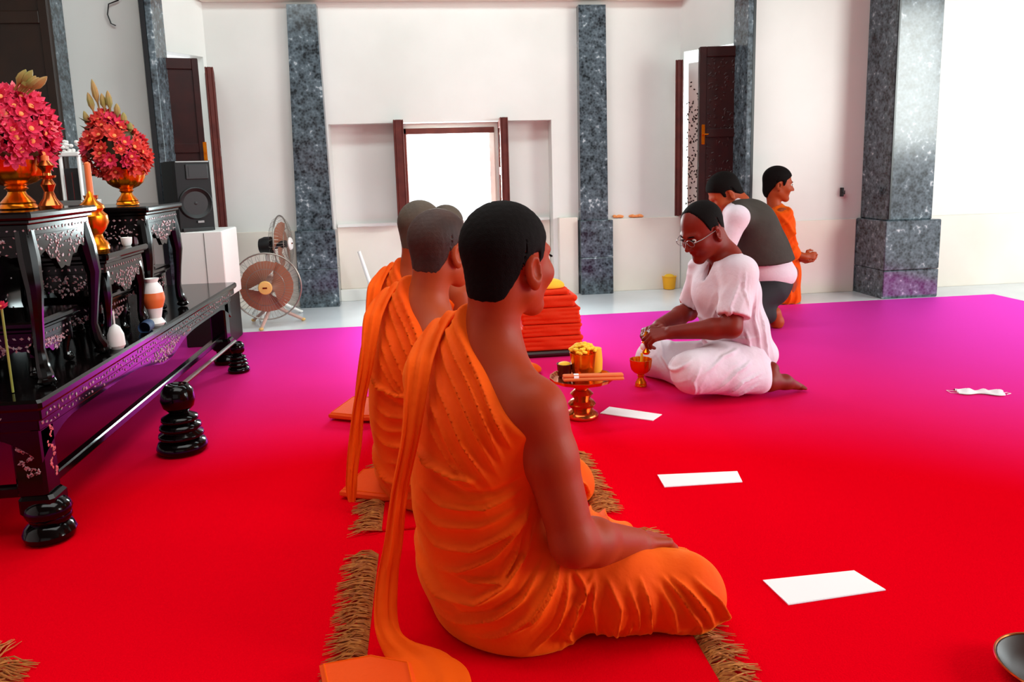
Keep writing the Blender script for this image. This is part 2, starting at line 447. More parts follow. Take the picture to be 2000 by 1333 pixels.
# ---------------------------------------------------------------- heads, hands
def head_frame(yaw_deg, pitch_deg=0, roll_deg=0):
    """yaw: direction of the face in the ground plane (0 = +X, 90 = +Y); pitch > 0 looks up"""
    a, b = math.radians(yaw_deg), math.radians(pitch_deg)
    f = V(math.cos(a) * math.cos(b), math.sin(a) * math.cos(b), math.sin(b))
    R = frame(f)
    if roll_deg:
        c, s = math.cos(math.radians(roll_deg)), math.sin(math.radians(roll_deg))
        R = R @ np.array([[c, 0, s], [0, 1, 0], [-s, 0, c]])
    return R
def add_head(B, c, R, s=1.0, jaw=1.0, fine=True):
    g = SDF(); L = lambda x, y, z: c + R @ (V(x, y, z) * s)
    g.ell(L(0, -.014, .034), V(.0755, .093, .082) * s, R, 0)
    g.ell(L(0, -.026, -.042), V(.058, .064, .072) * s, R, .03 * s)
    g.ell(L(0, .030, -.030), V(.060 * jaw, .062, .074) * s, R, .03 * s)
    g.cone(L(-.045 * jaw, .004, -.062), L(-.010, .070, -.098), .016 * s, .015 * s, .03 * s)
    g.cone(L(.045 * jaw, .004, -.062), L(.010, .070, -.098), .016 * s, .015 * s, .03 * s)
    g.ell(L(0, .074, -.096), V(.017, .014, .013) * s, R, .02 * s)
    for q in (-1, 1):
        g.ell(L(q * .036, .062, -.026), V(.024, .024, .022) * s, R, .025 * s)
        g.cone(L(q * .012, .084, .022), L(q * .042, .070, .022), .008 * s, .007 * s, .016 * s)
        if fine: g.sub(L(q * .030, .098, .004), V(.014, .016, .010) * s, R, .012 * s)
    if fine:
        g.cone(L(0, .084, .010), L(0, .108, -.026), .006 * s, .0105 * s, .010 * s)
        for q in (-1, 1): g.ell(L(q * .011, .098, -.031), V(.0075, .009, .007) * s, R, .006 * s)
        g.cone(L(-.016, .083, -.054), L(.016, .083, -.054), .005 * s, .005 * s, .008 * s)
        g.cone(L(-.013, .081, -.064), L(.013, .081, -.064), .0055 * s, .0055 * s, .007 * s)
        g.cone(L(-.02, .090, -.0592), L(.02, .090, -.0592), .0016 * s, .0016 * s, .001)
    for q in (-1, 1):
        e = SDF(); Re = R @ np.array([[1, 0.28 * -q * -1, 0], [0.28 * q * -1, 1, 0], [0, 0, 1]]); Re = np.stack([nrm(Re[:, 0]), nrm(Re[:, 1]), Re[:, 2]], 1)
        Re = frame(R @ nrm(V(q * .35, .93, .12)), R[:, 2])
        e.ell(L(q * .0790, -.010, -.016), V(.0075, .019, .033) * s, Re, 0)
        e.ell(L(q * .0765, -.004, -.042), V(.006, .010, .012) * s, Re, .008 * s)
        e.sub(L(q * .0860, -.006, -.012), V(.0070, .011, .020) * s, Re, .004 * s)
        g.group(e, .006 * s)
    B.group(g, .015)
    return L
def hair_sdf(c, R, s, t, line, side=.062):
    """hair: the skull a little larger, kept above a hairline line(y) given in head units"""
    g = SDF(); L = lambda x, y, z: c + R @ (V(x, y, z) * s)
    g.ell(L(0, -.014, .034), V(.0755 + t, .093 + t, .082 + t) * s, R, 0)
    g.ell(L(0, -.026, -.042), V(.0585 + t, .065 + t, .072 + t) * s, R, .03)
    def cutf(p):
        q = (p - c) @ R / s
        ys, zs = zip(*line); z = np.interp(q[:, 1], ys, zs) + np.where(q[:, 1] < -.03, np.maximum(np.abs(q[:, 0]) - .018, 0) * 1.3, 0)
        # temples: the line runs lower at the side of the skull than at the brow
        return (z - q[:, 2]) * s * 0.8
    g.cut(cutf, .010 * s)
    return g
LINE_MONK = [(-.12, -.118), (-.06, -.112), (-.035, -.084), (-.028, -.005), (-.004, .018), (.012, .018), (.022, -.018), (.030, -.012), (.036, .030), (.062, .052), (.075, .062), (.1, .064)]
LINE_BALD = [(-.12, -.065), (-.05, -.070), (-.035, -.055), (-.028, -.002), (-.004, .018), (.008, .018), (.016, .002), (.022, .030), (.026, .07), (.028, .12), (.1, .14)]
def add_hand(B, wrist, d, back, thumb, s=1.0, curl=(25, 30, 20), spread=0.0, k=.012, thumb_in=.35):
    """d: direction of the fingers, back: normal of the back of the hand, thumb: side of the thumb"""
    d = nrm(d); th = nrm(V(thumb) - d * (V(thumb) @ d)); bk = np.cross(d, th); bk = bk if bk @ V(back) > 0 else -bk
    w = V(wrist); L = lambda a, b, c_: w + (d * a + th * b + bk * c_) * s
    g = SDF()
    for b, ln in ((.028, .082), (.009, .088), (-.010, .084), (-.028, .076)):
        g.cone(L(.008, b * .55, 0), L(ln, b, 0), .013 * s, .0105 * s, .012 * s)
    fg = SDF()
    for i, (b, ln, seg) in enumerate(((.028, .082, (.038, .024, .020)), (.009, .088, (.043, .027, .021)), (-.010, .084, (.040, .025, .021)), (-.028, .076, (.031, .019, .018)))):
        p = L(ln, b, 0); a = 0; pts = [p]
        dd = nrm(d + th * (b * 6 * spread))
        for q, c_ in zip(seg, curl):
            a += math.radians(c_ + 3 * i); p = p + (dd * math.cos(a) - bk * math.sin(a)) * q * s; pts.append(p)
        fg.chain(pts, [.0098 * s, .0088 * s, .0080 * s, .0070 * s], 0.002)
    g.group(fg, .006 * s)
    t0 = L(.018, .022, -.004); t1 = t0 + (d * .55 + th * .75 - bk * .25) * .040 * s
    t2 = t1 + (d * .85 + th * (.55 - thumb_in) - bk * .2) * .032 * s; t3 = t2 + (d * .95 + th * (.15 - thumb_in) - bk * .25) * .026 * s
    g.chain([t0, t1, t2, t3], [.014 * s, .0115 * s, .0100 * s, .0080 * s], .01 * s)
    B.group(g, k)
    return L

# ---------------------------------------------------------------- seated monks (back row seen from behind, robe over the left shoulder)
def monk(name, label, sh, s_head=1.0, head_yaw=50, head_shift=(0, 0, 0), hair='hair', skin='skin', res=.0055, fold_pix=None, hr=.004, wide=1.0, seat=0.0, head_pitch=-3):
    sh = V(sh); Q = lambda x, y, z: V(x, y, z) + sh
    root = thing(name, label, 'person', tuple(Q(.12, 1.52, 0.02)))
    fw = nrm(V(.70, .71, 0)); rt = nrm(V(.71, -.70, 0)); T = frame(fw)
    shR, shL = Q(.203, 1.396, .520), Q(.015, 1.615, .548)
    neck = Q(.132, 1.525, .605); hc = Q(.163, 1.545, .815) + V(head_shift)
    elR, wrR = Q(.262, 1.352, .262), Q(.428, 1.470, .184)
    elL, wrL = Q(.04, 1.74, .27), Q(.25, 1.74, .18)
    hipR, hipL = Q(.19, 1.45, .115), Q(.06, 1.61, .115)
    knR, knL = Q(.520, 1.43, .078), Q(.20, 1.84, .075)
    anR, anL = Q(.33, 1.69, .05), Q(.40, 1.62, .07)
    HR = head_frame(head_yaw, head_pitch)
    # body
    B = SDF()
    B.ell(Q(.115, 1.525, .125), V(.165, .125, .115), T, 0)
    B.ell(Q(.092, 1.51, .285), V(.135, .105, .14), T, .06)
    B.ell(Q(.100, 1.505, .445), V(.152, .105, .150), T, .06)
    B.cone(shR + V(-.012, .012, -.005), shL, .052, .052, .05)
    B.cone(neck + V(-.018, -.004, -.05), hc + HR @ V(0, -.034, -.055), .062, .055, .05)
    B.cone(neck + V(-.012, -.008, -.01), shR + V(-.02, .02, .012), .052, .048, .06)
    B.cone(neck + V(-.01, -.01, -.0), shL, .052, .042, .05)
    arm = SDF(); arm.chain([shR, shR + (elR - shR) * .35, elR], [.057, .053, .045], .02)
    arm.chain([elR, elR + (wrR - elR) * .3, wrR], [.046, .046, .029], .02)
    B.group(arm, .03)
    armL = SDF(); armL.chain([shL, elL, wrL], [.052, .042, .028], .02); B.group(armL, .03)
    for a, b, c_ in ((hipR, knR, anR), (hipL, knL, anL)):
        B.chain([a, b], [.085, .060], .05); B.chain([b, c_], [.055, .035], .02)
    B.chain([anR, anR + V(-.12, .06, -.015)], [.034, .022], .02)
    B.chain([anL, anL + V(.12, -.06, .0)], [.034, .022], .02)
    hdir = nrm(V(.60, .45, -.22))
    add_hand(B, wrR, hdir, V(.1, -.2, 1), nrm(V(-.75, .65, .0)), 1.0, (18, 22, 16))
    add_hand(B, wrL, nrm(V(.75, -.45, -.15)), V(0, 0, 1), V(-.5, -.8, 0), 1.0, (20, 25, 20))
    L = add_head(B, hc, HR, s_head)
    B.cut(lambda p: .0195 - p[:, 2], .002)
    lo, hi = Q(-.25, 1.15, .0), Q(.78, 2.2, 1.05)
    implicit('body', B, lo, hi, hr, skin, root, zmin=.018)
    H = hair_sdf(hc, HR, s_head, .004, LINE_MONK)
    implicit('hair', H, hc - .14, hc + .15, .0035, hair, root, disp=lambda v: .0006 * vnoise(v, 420, 3))
    eyes(L, HR, s_head, root, brow=hair)
    # robe
    Rb = SDF()
    Rb.ell(Q(.130, 1.515, .130), V(.188 * wide, .155, .150), T, 0)
    Rb.ell(Q(.088, 1.505, .285), V(.155 * wide, .128, .150), T, .07)
    Rb.ell(Q(.092, 1.505, .445), V(.160 * wide, .120, .160), T, .07)
    Rb.cone(shL + V(.0, -.01, -.01), shL + V(.02, -.02, .005), .058, .062, .05)
    Rb.cone(neck + V(-.040, .025, .012), shL + V(0, 0, .0), .064, .058, .04)
    Rb.chain([shL + V(0,0,-.01), elL, elL + (wrL - elL) * .7], [.056, .058, .05], .04)
    Rb.chain([hipR + V(0, 0, .01), hipR + (knR - hipR) * .55 + V(0, 0, .01), knR + V(.0, 0, -.0)], [.095, .082, .074], .06)
    Rb.chain([hipL, knL], [.105, .08], .06)
    Rb.chain([knR, anR + V(0, 0, .01)], [.075, .06], .05)
    Rb.chain([knL, anL + V(0, 0, .01)], [.075, .06], .05)
    Rb.ell(Q(.30, 1.66, .07), V(.22, .16, .075), T, .05)
    Rb.ell(Q(.14, 1.50, .03), V(.17, .13, .05), T, .04)
    BT = SDF(); BT.ell(Q(.092, 1.51, .285), V(.135, .105, .14), T, 0); BT.ell(Q(.100, 1.505, .445), V(.152, .105, .150), T, .06)
    BT.cone(shR + V(-.012, .012, -.005), shL, .052, .052, .05); BT.cone(neck + V(-.014, -.008, -.05), neck + V(-.014, -.008, .07), .064, .060, .05)
    BT.cone(neck + V(-.012, -.008, -.01), shR + V(-.02, .02, .012), .052, .048, .06); BT.cone(neck + V(-.01, -.01, -.0), shL, .052, .042, .05); BT.grow(.0105)
    Rb.group(BT, .03)
    lp = Q(.078, 1.55, .698)
    def neckline(p):
        q = p - lp; lat = q @ rt; f_ = q @ fw
        # a diagonal from the left side of the neck to under the right arm, bowed like hanging cloth
        z = -1.62 * lat + 0.9 * np.maximum(lat, 0) ** 1.3 + .02
        z = np.where(lat < 0, -0.25 * lat + .02, z)
        return (q[:, 2] - z) * .55
    up = SDF(); up.items = Rb.items; up2 = SDF(); up2.group(up, 0); up2.cut(neckline, .008)
    up2.cut(lambda p: (.018 + sh[2] * 0 + seat) - p[:, 2], .012)
    # keep the bare right arm clear of the cloth
    armc = SDF(); armc.chain([shR + V(.02, -.02, -.05), elR, wrR], [.040, .040, .024], .01)
    up2.cut(lambda p: -(armc(p)), .01)
    ux = (1, 0, 0)
    hh = folds(fold_pix)(ux) if fold_pix else None
    def disp(v):
        w = v - sh
        d = .0016 * vnoise(v, 30, 5) + .0009 * vnoise(v, 75, 8)
        if hh is not None:
            d = d + hh(w)
        d = d + .0022 * (1 - 2.4 * np.abs(vnoise(v * V(1, 1, .6), 24, 12)))
        return d * np.clip((v[:, 2] - .02) / .05, .12, 1)
    implicit('robe', up2, lo, hi, hr, 'robe', root, disp=disp, zmin=.0175)
    return root, Q, hc, HR
def eyes(L, R, s, root, brow='hair', closed=False):
    for q in (-1, 1):
        if not closed:
            e = MB().ball(L(q * .030, .0775, .004), .0108 * s, 12, 8).obj('eyeball', 'eye', root, smooth=True)
            MB().ball(L(q * .030, .0850, .003), (.0052 * s, .0052 * s, .0052 * s), 10, 6).obj('iris', 'iris', e, smooth=True)
        lid = MB(); lid.tube([L(q * (.018 + .006 * i), .0895 - .0012 * abs(i - 2) ** 1.5, .0095 - .0012 * abs(i - 1.6)) for i in range(5)], .0022 * s, 6)
        lid.obj('eyelid', brow, root, smooth=True)
        b = MB(); b.tube([L(q * (.014 + .009 * i), .0935 - .0030 * i - .0008 * i * i, .0235 + .0028 * i - .0011 * i * i) for i in range(5)], [.0015 * s, .003 * s, .003 * s, .0026 * s, .0012 * s], 6)
        b.obj('eyebrow', brow, root, smooth=True)
def px_lines(rows, Y, sh=(0, 0, 0), gain=2.3, thin=.6):
    """fold lines read at pixels, brought to the plane at depth Y; finer creases run beside every one"""
    out = []; rnd = random.Random(3)
    extra = []
    for pts, A, w in rows:
        for k in range(2):
            o = rnd.uniform(9, 20) * (1 if k else -1); e = rnd.uniform(-8, 8); n = len(pts) - 1
            extra.append(([(x + o * .8 * (1 - .5 * i / n) + e * i / n, y + o * .5 + e * i / n) for i, (x, y) in enumerate(pts)], A * rnd.uniform(.25, .5), w * rnd.uniform(.5, .8)))
    rows = [(p, a * gain, w * thin) for p, a, w in rows] + extra
    for pts, A, w in rows:
        out.append(([(P(x, y, Y).x - sh[0], P(x, y, Y).z - sh[2]) for x, y in pts], A, w))
    return out
FR = [
 # diagonal pleats of the shoulder
 ([(868, 650), (905, 720), (945, 800), (975, 880)], .007, .007), ([(856, 668), (885, 740), (925, 820), (968, 905)], .006, .006),
 ([(848, 690), (865, 770), (905, 850), (955, 925)], .006, .006), ([(838, 730), (850, 800), (885, 870), (935, 940)], .005, .006),
 ([(832, 780), (845, 840), (880, 895), (930, 925)], .004, .005), ([(885, 640), (925, 720), (960, 790), (990, 850)], .006, .005),
 # back, hanging curves
 ([(812, 880), (845, 905), (890, 915), (930, 915)], .009, .007), ([(815, 905), (850, 930), (900, 945), (960, 935), (1010, 905)], -.004, .010),
 ([(820, 960), (870, 975), (940, 965), (1010, 930)], .006, .007), ([(815, 1000), (860, 1015), (930, 1000), (1010, 960)], .004, .008),
 ([(815, 1040), (860, 1055), (920, 1045), (985, 1005), (1020, 975)], .006, .008),
 ([(850, 1110), (900, 1090), (960, 1050), (1010, 990), (1025, 960)], .007, .008), ([(870, 1100), (920, 1105), (975, 1095), (1000, 1040), (1020, 980)], .006, .007),
 ([(800, 1090), (830, 1130), (870, 1150), (930, 1140), (980, 1100), (1015, 1050), (1030, 1000)], .009, .009),
 ([(810, 1130), (850, 1175), (900, 1180), (960, 1150), (1010, 1110), (1045, 1060)], -.004, .010),
 ([(850, 1215), (900, 1190), (960, 1160), (1010, 1120), (1050, 1065)], .008, .009),
 ([(905, 1230), (960, 1200), (1020, 1150), (1060, 1100), (1080, 1060)], .007, .009),
 ([(1000, 1180), (1030, 1150), (1065, 1105), (1088, 1065)], .008, .007),
 ([(980, 1260), (1030, 1220), (1070, 1170), (1090, 1120), (1100, 1080)], .006, .009),
 # thigh, wrapped folds
 ([(1148, 1095), (1108, 1140), (1090, 1185), (1110, 1230), (1130, 1250)], .009, .008), ([(1150, 1100), (1140, 1140), (1150, 1190), (1165, 1230)], .006, .007),
 ([(1172, 1100), (1190, 1140), (1185, 1190), (1205, 1250)], .008, .008), ([(1090, 1190), (1085, 1230), (1082, 1280)], .007, .009),
 ([(1232, 1095), (1240, 1130), (1246, 1180), (1240, 1230)], .007, .006), ([(1205, 1100), (1222, 1150), (1224, 1190)], .005, .006),
 ([(1265, 1110), (1290, 1150), (1300, 1190), (1280, 1240)], .007, .008), ([(1310, 1105), (1350, 1150), (1368, 1195)], .006, .010),
 ([(1345, 1165), (1325, 1205), (1310, 1240)], -.005, .010), ([(1395, 1200), (1385, 1235), (1350, 1250)], .006, .008),
 ([(1160, 1180), (1180, 1215), (1210, 1240)], .005, .007), ([(1240, 1165), (1235, 1210), (1225, 1255)], .006, .007),
 ([(1275, 1100), (1302, 1125), (1338, 1170), (1352, 1225)], .006, .007), ([(1335, 1102), (1374, 1138), (1392, 1185)], .006, .007), ([(1295, 1102), (1322, 1122), (1350, 1150)], .005, .006), ([(1360, 1120), (1385, 1165), (1388, 1215)], .005, .007),
 ([(1100, 1075), (1125, 1110), (1120, 1160)], .005, .007), ([(1215, 1160), (1205, 1200), (1195, 1235)], .005, .006),
 ([(1030, 1230), (1025, 1265), (1020, 1290)], .004, .012),
]

def sweep(rows, name, m, parent, n=32, ripple=.32, thick=.007, smooth=True):
    """band of folded cloth: rows of (left point, right point[, thickness]) with real thickness and pleats"""
    b = MB(); v = []; f = []; k_ = len(rows); C_ = [(Vector(r[0]) + Vector(r[1])) / 2 for r in rows]
    for k, r in enumerate(rows):
        l, rr = Vector(r[0]), Vector(r[1]); c = C_[k]; w = (rr - l) / 2; t = (C_[min(k + 1, k_ - 1)] - C_[max(k - 1, 0)]); nn = w.cross(t).normalized(); th = r[2] if len(r) > 2 else thick
        for i in range(n):
            a = 2 * math.pi * i / n; x = math.cos(a); y = math.sin(a)
            off = ripple * th * (math.sin(x * 7 + 1 + k * .12) + .5 * math.sin(x * 13 + 2.2 - k * .2))
            v.append(c + w * x + nn * (y * th + off))
    for k in range(k_ - 1):
        for i in range(n): j = (i + 1) % n; f.append((k * n + i, k * n + j, (k + 1) * n + j, (k + 1) * n + i))
    f.append(tuple(range(n - 1, -1, -1))); f.append(tuple(range((k_ - 1) * n, k_ * n)))
    return b.add(v, f).obj(name, m, parent, smooth=smooth, angle=1.3)
def smooth_rows(rows, m=5):
    """Catmull-Rom through (xl, yl, xr, yr, Y, thickness)"""
    R_ = [V(*r) for r in rows]; out = []
    for i in range(len(R_) - 1):
        p0, p1, p2, p3 = R_[max(i - 1, 0)], R_[i], R_[i + 1], R_[min(i + 2, len(R_) - 1)]
        for q in range(m):
            t = q / m; out.append(.5 * ((2 * p1) + (-p0 + p2) * t + (2 * p0 - 5 * p1 + 4 * p2 - p3) * t * t + (-p0 + 3 * p1 - 3 * p2 + p3) * t ** 3))
    out.append(R_[-1]); return out
def sash(root, rows, sh=(0, 0, 0)):
    rr = []
    for xl, yl, xr, yr, Y, th in smooth_rows(rows):
        a, b = P(xl, yl, Y), P(xr, yr, Y); a = a + Vector(sh); b = b + Vector(sh)
        a.z = max(a.z, .022 + th); b.z = max(b.z, .022 + th); rr.append((a, b, th))
    return sweep(rr, 'shoulder_sash', 'sash', root)
# ---------------------------------------------------------------- the room
def wallbox(name, x0, x1, y0, y1, z0, z1, m='marble', bev=0.0):
    return struct(MB().box(x0, x1, y0, y1, z0, z1, bev=bev).obj(name, m))
struct(MB().box(-3.4, 7.2, -3.2, 6.6, -0.06, 0.0).obj('floor', 'tile'))
fl = bpy.data.objects['floor']
cp = MB(); n = 40
cp.box(-3.1, 4.0, -2.9, 4.785, 0.0, 0.007, bev=0.003)
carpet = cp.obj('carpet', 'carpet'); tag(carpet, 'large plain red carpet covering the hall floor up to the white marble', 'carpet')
wallbox('ceiling', -3.4, 7.2, -3.2, 6.6, 3.1, 3.2, 'ceiling')

def quadwall(name, segs, m='marble'):
    """segs: boxes given as (x0,x1,y0,y1,z0,z1)"""
    b = MB()
    for s in segs: b.box(*s)
    return struct(b.obj(name, m))
NX0, NX1, NZ = -0.68, 0.985, 1.345        # window niche
WX0, WX1, WZ0, WZ1 = -0.145, 0.56, 0.60, 1.31
wb = quadwall('wall_back', [(-1.52, NX0, 5.7, 5.98, 0, 3.1), (NX1, 2.02, 5.7, 5.98, 0, 3.1), (NX0, NX1, 5.7, 5.98, NZ, 3.1),
    (NX0, WX0, 5.86, 5.98, 0.575, NZ), (WX1, NX1, 5.86, 5.98, 0.575, NZ), (WX0, WX1, 5.86, 5.98, 0.3, WZ0), (WX0, WX1, 5.86, 5.98, WZ1, NZ)])
# lower cream dado, standing a little proud, with a ledge line
b = MB(); b.box(NX0 + .002, NX1 - .002, 5.84, 5.98, 0.09, 0.575, bev=.004); b.obj('dado', 'marble_low', wb)
for x0, x1 in ((-1.5, -0.97), (1.44, 2.0)):
    MB().box(x0, x1, 5.675, 5.70, 0.0, 0.575, bev=.004).obj('dado', 'marble_low', wb)
MB().box(-0.66, NX0, 5.675, 5.70, 0.0, 0.585, bev=.004).obj('dado', 'marble_low', wb) if False else None
MB().box(NX0 + .002, NX1 - .002, 5.80, 5.98, 0.0, 0.09, bev=.004).obj('plinth', 'marble', wb)
for x in (1.02, ): MB().box(x, 1.17, 5.64, 5.70, 0.0, 0.60, bev=.005).obj('dado', 'marble_low', wb)
# window frame, sill
wf = MB(); wf.box(WX0, WX1, 5.84, 5.90, WZ1 - .045, WZ1, bev=.004); wf.box(WX0, WX0 + .03, 5.84, 5.9, WZ0, WZ1, bev=.004); 
win1 = struct(wf.obj('window_1', 'woodlit'))
MB().box(WX1 - .045, WX1, 5.84, 5.9, WZ0, WZ1 - .045, bev=.004).obj('jamb', 'white', win1)
MB().box(NX0 + .01, NX1 - .01, 5.80, 5.86, 0.575, 0.60, bev=.004).obj('sill', 'marble', win1)
def shutter(name, a, b, z0, z1, th, label, m='wood', carved=False, handle=None, parent_label=None):
    """an upright wooden leaf from a to b (ground points)"""
    a = Vector((a[0], a[1], 0)); b_ = Vector((b[0], b[1], 0)); d = (b_ - a); Ln = d.length
    ang = math.atan2(d.y, d.x); X = rz(ang, a)
    root = thing(name, label, 'shutter', (a.x, a.y, z0))
    MB().box(0.0, Ln, -th / 2, th / 2, z0, z1, X, bev=.004).obj('leaf', m, root)
    w = min(.05, Ln * .16)
    for side in (-1, 1):
        y0, y1 = (th / 2, th / 2 + .012) if side > 0 else (-th / 2 - .012, -th / 2)
        for r in ((0, w, z0, z1), (Ln - w, Ln, z0, z1)):
            MB().box(r[0], r[1], y0, y1, r[2], r[3], X, bev=.003).obj('stile', m, root)
        for r in ((w, Ln - w, z0, z0 + .07), (w, Ln - w, z1 - .07, z1), (w, Ln - w, (z0 + z1) / 2 - .03, (z0 + z1) / 2 + .03)):
            MB().box(r[0], r[1], y0, y1, r[2], r[3], X, bev=.003).obj('rail', m, root)
        if carved:
            c = MB(); rnd = random.Random(4 if side > 0 else 9)
            for i in range(150):
                u, z = rnd.uniform(w + .01, Ln - w - .01), rnd.uniform(z0 + .08, z1 - .08)
                c.ball((0, 0, 0), (.008, .003, .013), 6, 4)
                R_ = Matrix.Rotation(rnd.uniform(0, 3), 4, 'Y'); k = len(c.v) - 26 if False else None
                n_ = 6 * 3 + 2
                for j in range(len(c.v) - n_, len(c.v)):
                    c.v[j] = tuple(X @ (Matrix.Translation((u, (th / 2 if side > 0 else -th / 2), z)) @ (R_ @ Vector(c.v[j]))))
            c.obj('carving', carved, root, kind='stuff')
    if handle:
        h = MB(); u = handle[0]; z = handle[1]; s_ = handle[2]
        h.box(u - .012, u + .012, s_ * (th / 2 + .012) - .003, s_ * (th / 2 + .012) + .003, z - .07, z + .07, X, bev=.002)
        h.tube([X @ Vector((u, s_ * (th / 2 + .012), z)), X @ Vector((u, s_ * (th / 2 + .045), z)), X @ Vector((u + handle[3], s_ * (th / 2 + .045), z))], .006, 8)
        h.obj('handle', 'gold', root, smooth=True)
    return root
shutter('window_shutter', (-0.175, 5.84), (-0.165, 5.56), .575, 1.36, .05, 'brown wooden shutter leaf standing open on the left of the far window', 'woodlit', carved='carving')
shutter('window_shutter', (0.615, 5.84), (0.612, 5.60), .575, 1.365, .035, 'brown wooden shutter leaf standing open on the right of the far window', 'woodlit', carved='carving')

# granite pilasters on the back wall (slightly battered) on taller plinths
def pilaster(name, xb, xt, y0, y1, z0, z1, plinth):
    root = MB(); v = [(xb[0], y0, z0), (xb[1], y0, z0), (xb[1], y1, z0), (xb[0], y1, z0), (xt[0], y0, z1), (xt[1], y0, z1), (xt[1], y1, z1), (xt[0], y1, z1)]
    root.add(v, [(3, 2, 1, 0), (4, 5, 6, 7), (0, 1, 5, 4), (1, 2, 6, 5), (2, 3, 7, 6), (3, 0, 4, 7)])
    r = struct(root.obj(name, 'granite'))
    zz = plinth[4]
    MB().box(plinth[0], plinth[1], plinth[2], y1, 0, zz / 2 - .0015, bev=.004).obj('plinth_block', 'granite', r)
    MB().box(plinth[0], plinth[1], plinth[2], y1, zz / 2 + .0015, zz, bev=.004).obj('plinth_block', 'granite', r)
    return r
pilaster('trim_1', (-0.945, -0.685), (-0.905, -0.70), 5.62, 5.70, .575, 2.175, (-0.955, -0.665, 5.585, 0, .575))
pilaster('trim_2', (1.186, 1.402), (1.19, 1.395), 5.62, 5.70, .575, 2.165, (1.178, 1.432, 5.585, 0, .575))
struct(MB().box(-1.5, 2.0, 5.60, 5.70, 2.205, 2.26, bev=.01).obj('trim_3', 'marble_low'))

# chamfered bays with open windows
def bay(name, A, B, z0, z1, zt=3.1):
    A = Vector((A[0], A[1], 0)); B = Vector((B[0], B[1], 0)); d = B - A; X = rz(math.atan2(d.y, d.x), A); L = d.length
    s = 1 if B.x > A.x else -1
    y0, y1 = (0, .12) if s > 0 else (-.12, 0)
    b = MB(); b.box(-.05, L, y0, y1, 0, z0, X); b.box(-.05, L, y0, y1, z1, zt, X); b.box(L - .03, L, y0, y1, z0, z1, X); b.box(-.05, .03, y0, y1, z0, z1, X)
    w = struct(b.obj(name, 'marble'))
    MB().box(0.0, L, y0 - .02 if s > 0 else y1 - .02, y0 + .02 if s > 0 else y1 + .02, z0 - .025, z0, X, bev=.004).obj('ledge', 'marble_low', w)
    return w
bay('wall_right_bay', (2.0, 5.70), (2.31, 5.24), .60, 1.83)
bay('wall_left_bay', (-1.50, 5.70), (-1.76, 5.24), .60, 1.83)
shutter('window_shutter', (2.285, 5.22), (1.985, 5.27), .60, 1.80, .035, 'dark red-brown wooden shutter leaf with gold lever handle, right of the bright window slit', 'wood', carved='wood', handle=(.275, 1.19, 1, -.03))
shutter('window_shutter', (1.975, 5.66), (1.885, 5.40), .60, 1.735, .03, 'narrow red-brown shutter leaf seen edge-on beside the carved bright strip on the right', 'woodlit', carved='carving')
p0 = P(318, 200, 5.25); p1 = P(388, 200, 5.22)
shutter('window_shutter', (p0.x, 5.22), (p1.x, 5.28), .60, 1.76, .035, 'dark red-brown shutter leaf standing behind the black loudspeaker', 'wood', handle=(.24, 1.15, -1, .0))
shutter('window_shutter', (-1.475, 5.675), (-1.40, 5.36), .60, 1.72, .03, 'pale red wooden shutter leaf seen edge-on right of the loudspeaker', 'woodlit')
# carved lit lattice panel in the right bay window
cr = thing('lattice_panel', 'bright white carved lattice panel between the two right shutter leaves', 'panel', (2.04, 5.62, .6))
XL = rz(math.atan2(-.46, .31), (2.01, 5.66, 0))
MB().box(0.035, .20, .01, .025, .60, 1.74, XL, bev=.003).obj('board', 'white', cr)
rnd = random.Random(3); c = MB()
for i in range(170):
    u, z = rnd.uniform(.025, .19), rnd.uniform(.62, 1.60); k0 = len(c.v); c.ball((0, 0, 0), (.006, .003, .010), 6, 4)
    Rr = Matrix.Rotation(rnd.uniform(0, 3), 4, 'Y')
    for j in range(k0, len(c.v)): c.v[j] = tuple(XL @ (Matrix.Translation((u, .009, z)) @ (Rr @ Vector(c.v[j]))))
c.obj('carving', 'darkbrown', cr, kind='stuff')

# front walls left and right of the bays, granite corner strips and the big granite pillar
wallbox('wall_right_front', 2.31, 7.2, 5.2, 5.32, 0, 3.1)
wallbox('wall_left_front', -3.4, -1.76, 5.2, 5.32, 0, 3.1)
g = struct(MB().box(2.225, 2.262, 5.00, 5.24, 0, 3.1, bev=.003).obj('trim_4', 'granite'))
MB().box(2.262, 2.28, 5.00, 5.24, 0, 3.1).obj('edge', 'granite_edge', g)
x = P(296, 150, 5.03).x
g = struct(MB().box(x, x + .04, 5.02, 5.24, 0, 3.1, bev=.003).obj('trim_5', 'granite'))
MB().box(x - .03, x, 5.015, 5.24, 0, 3.1).obj('edge', 'granite_edge', g)
pil = MB(); pil.box(3.215, 3.555, 4.87, 5.2, .553, 3.1, bev=.006); pil = struct(pil.obj('trim_6', 'granite'))
for z0, z1 in ((0, .20), (.203, .553)):
    MB().box(3.185, 3.605, 4.835, 5.2, z0, z1, bev=.006).obj('plinth_block', 'granite', pil)
MB().box(3.222, 3.234, 4.862, 4.872, .56, 3.1).obj('edge', 'granite_edge', pil)
x = P(150, 250, 5.2).x
g = struct(MB().box(x - .17, x, 4.93, 5.2, 0, 3.1, bev=.003).obj('trim_7', 'granite'))
# dado courses of the right wall
MB().box(2.31, 3.18, 5.188, 5.2, 0, .548, bev=.004).obj('dado', 'marble_low', bpy.data.objects['wall_right_front'])
MB().box(3.61, 7.0, 5.188, 5.2, 0, .548, bev=.004).obj('dado', 'marble_low', bpy.data.objects['wall_right_front'])
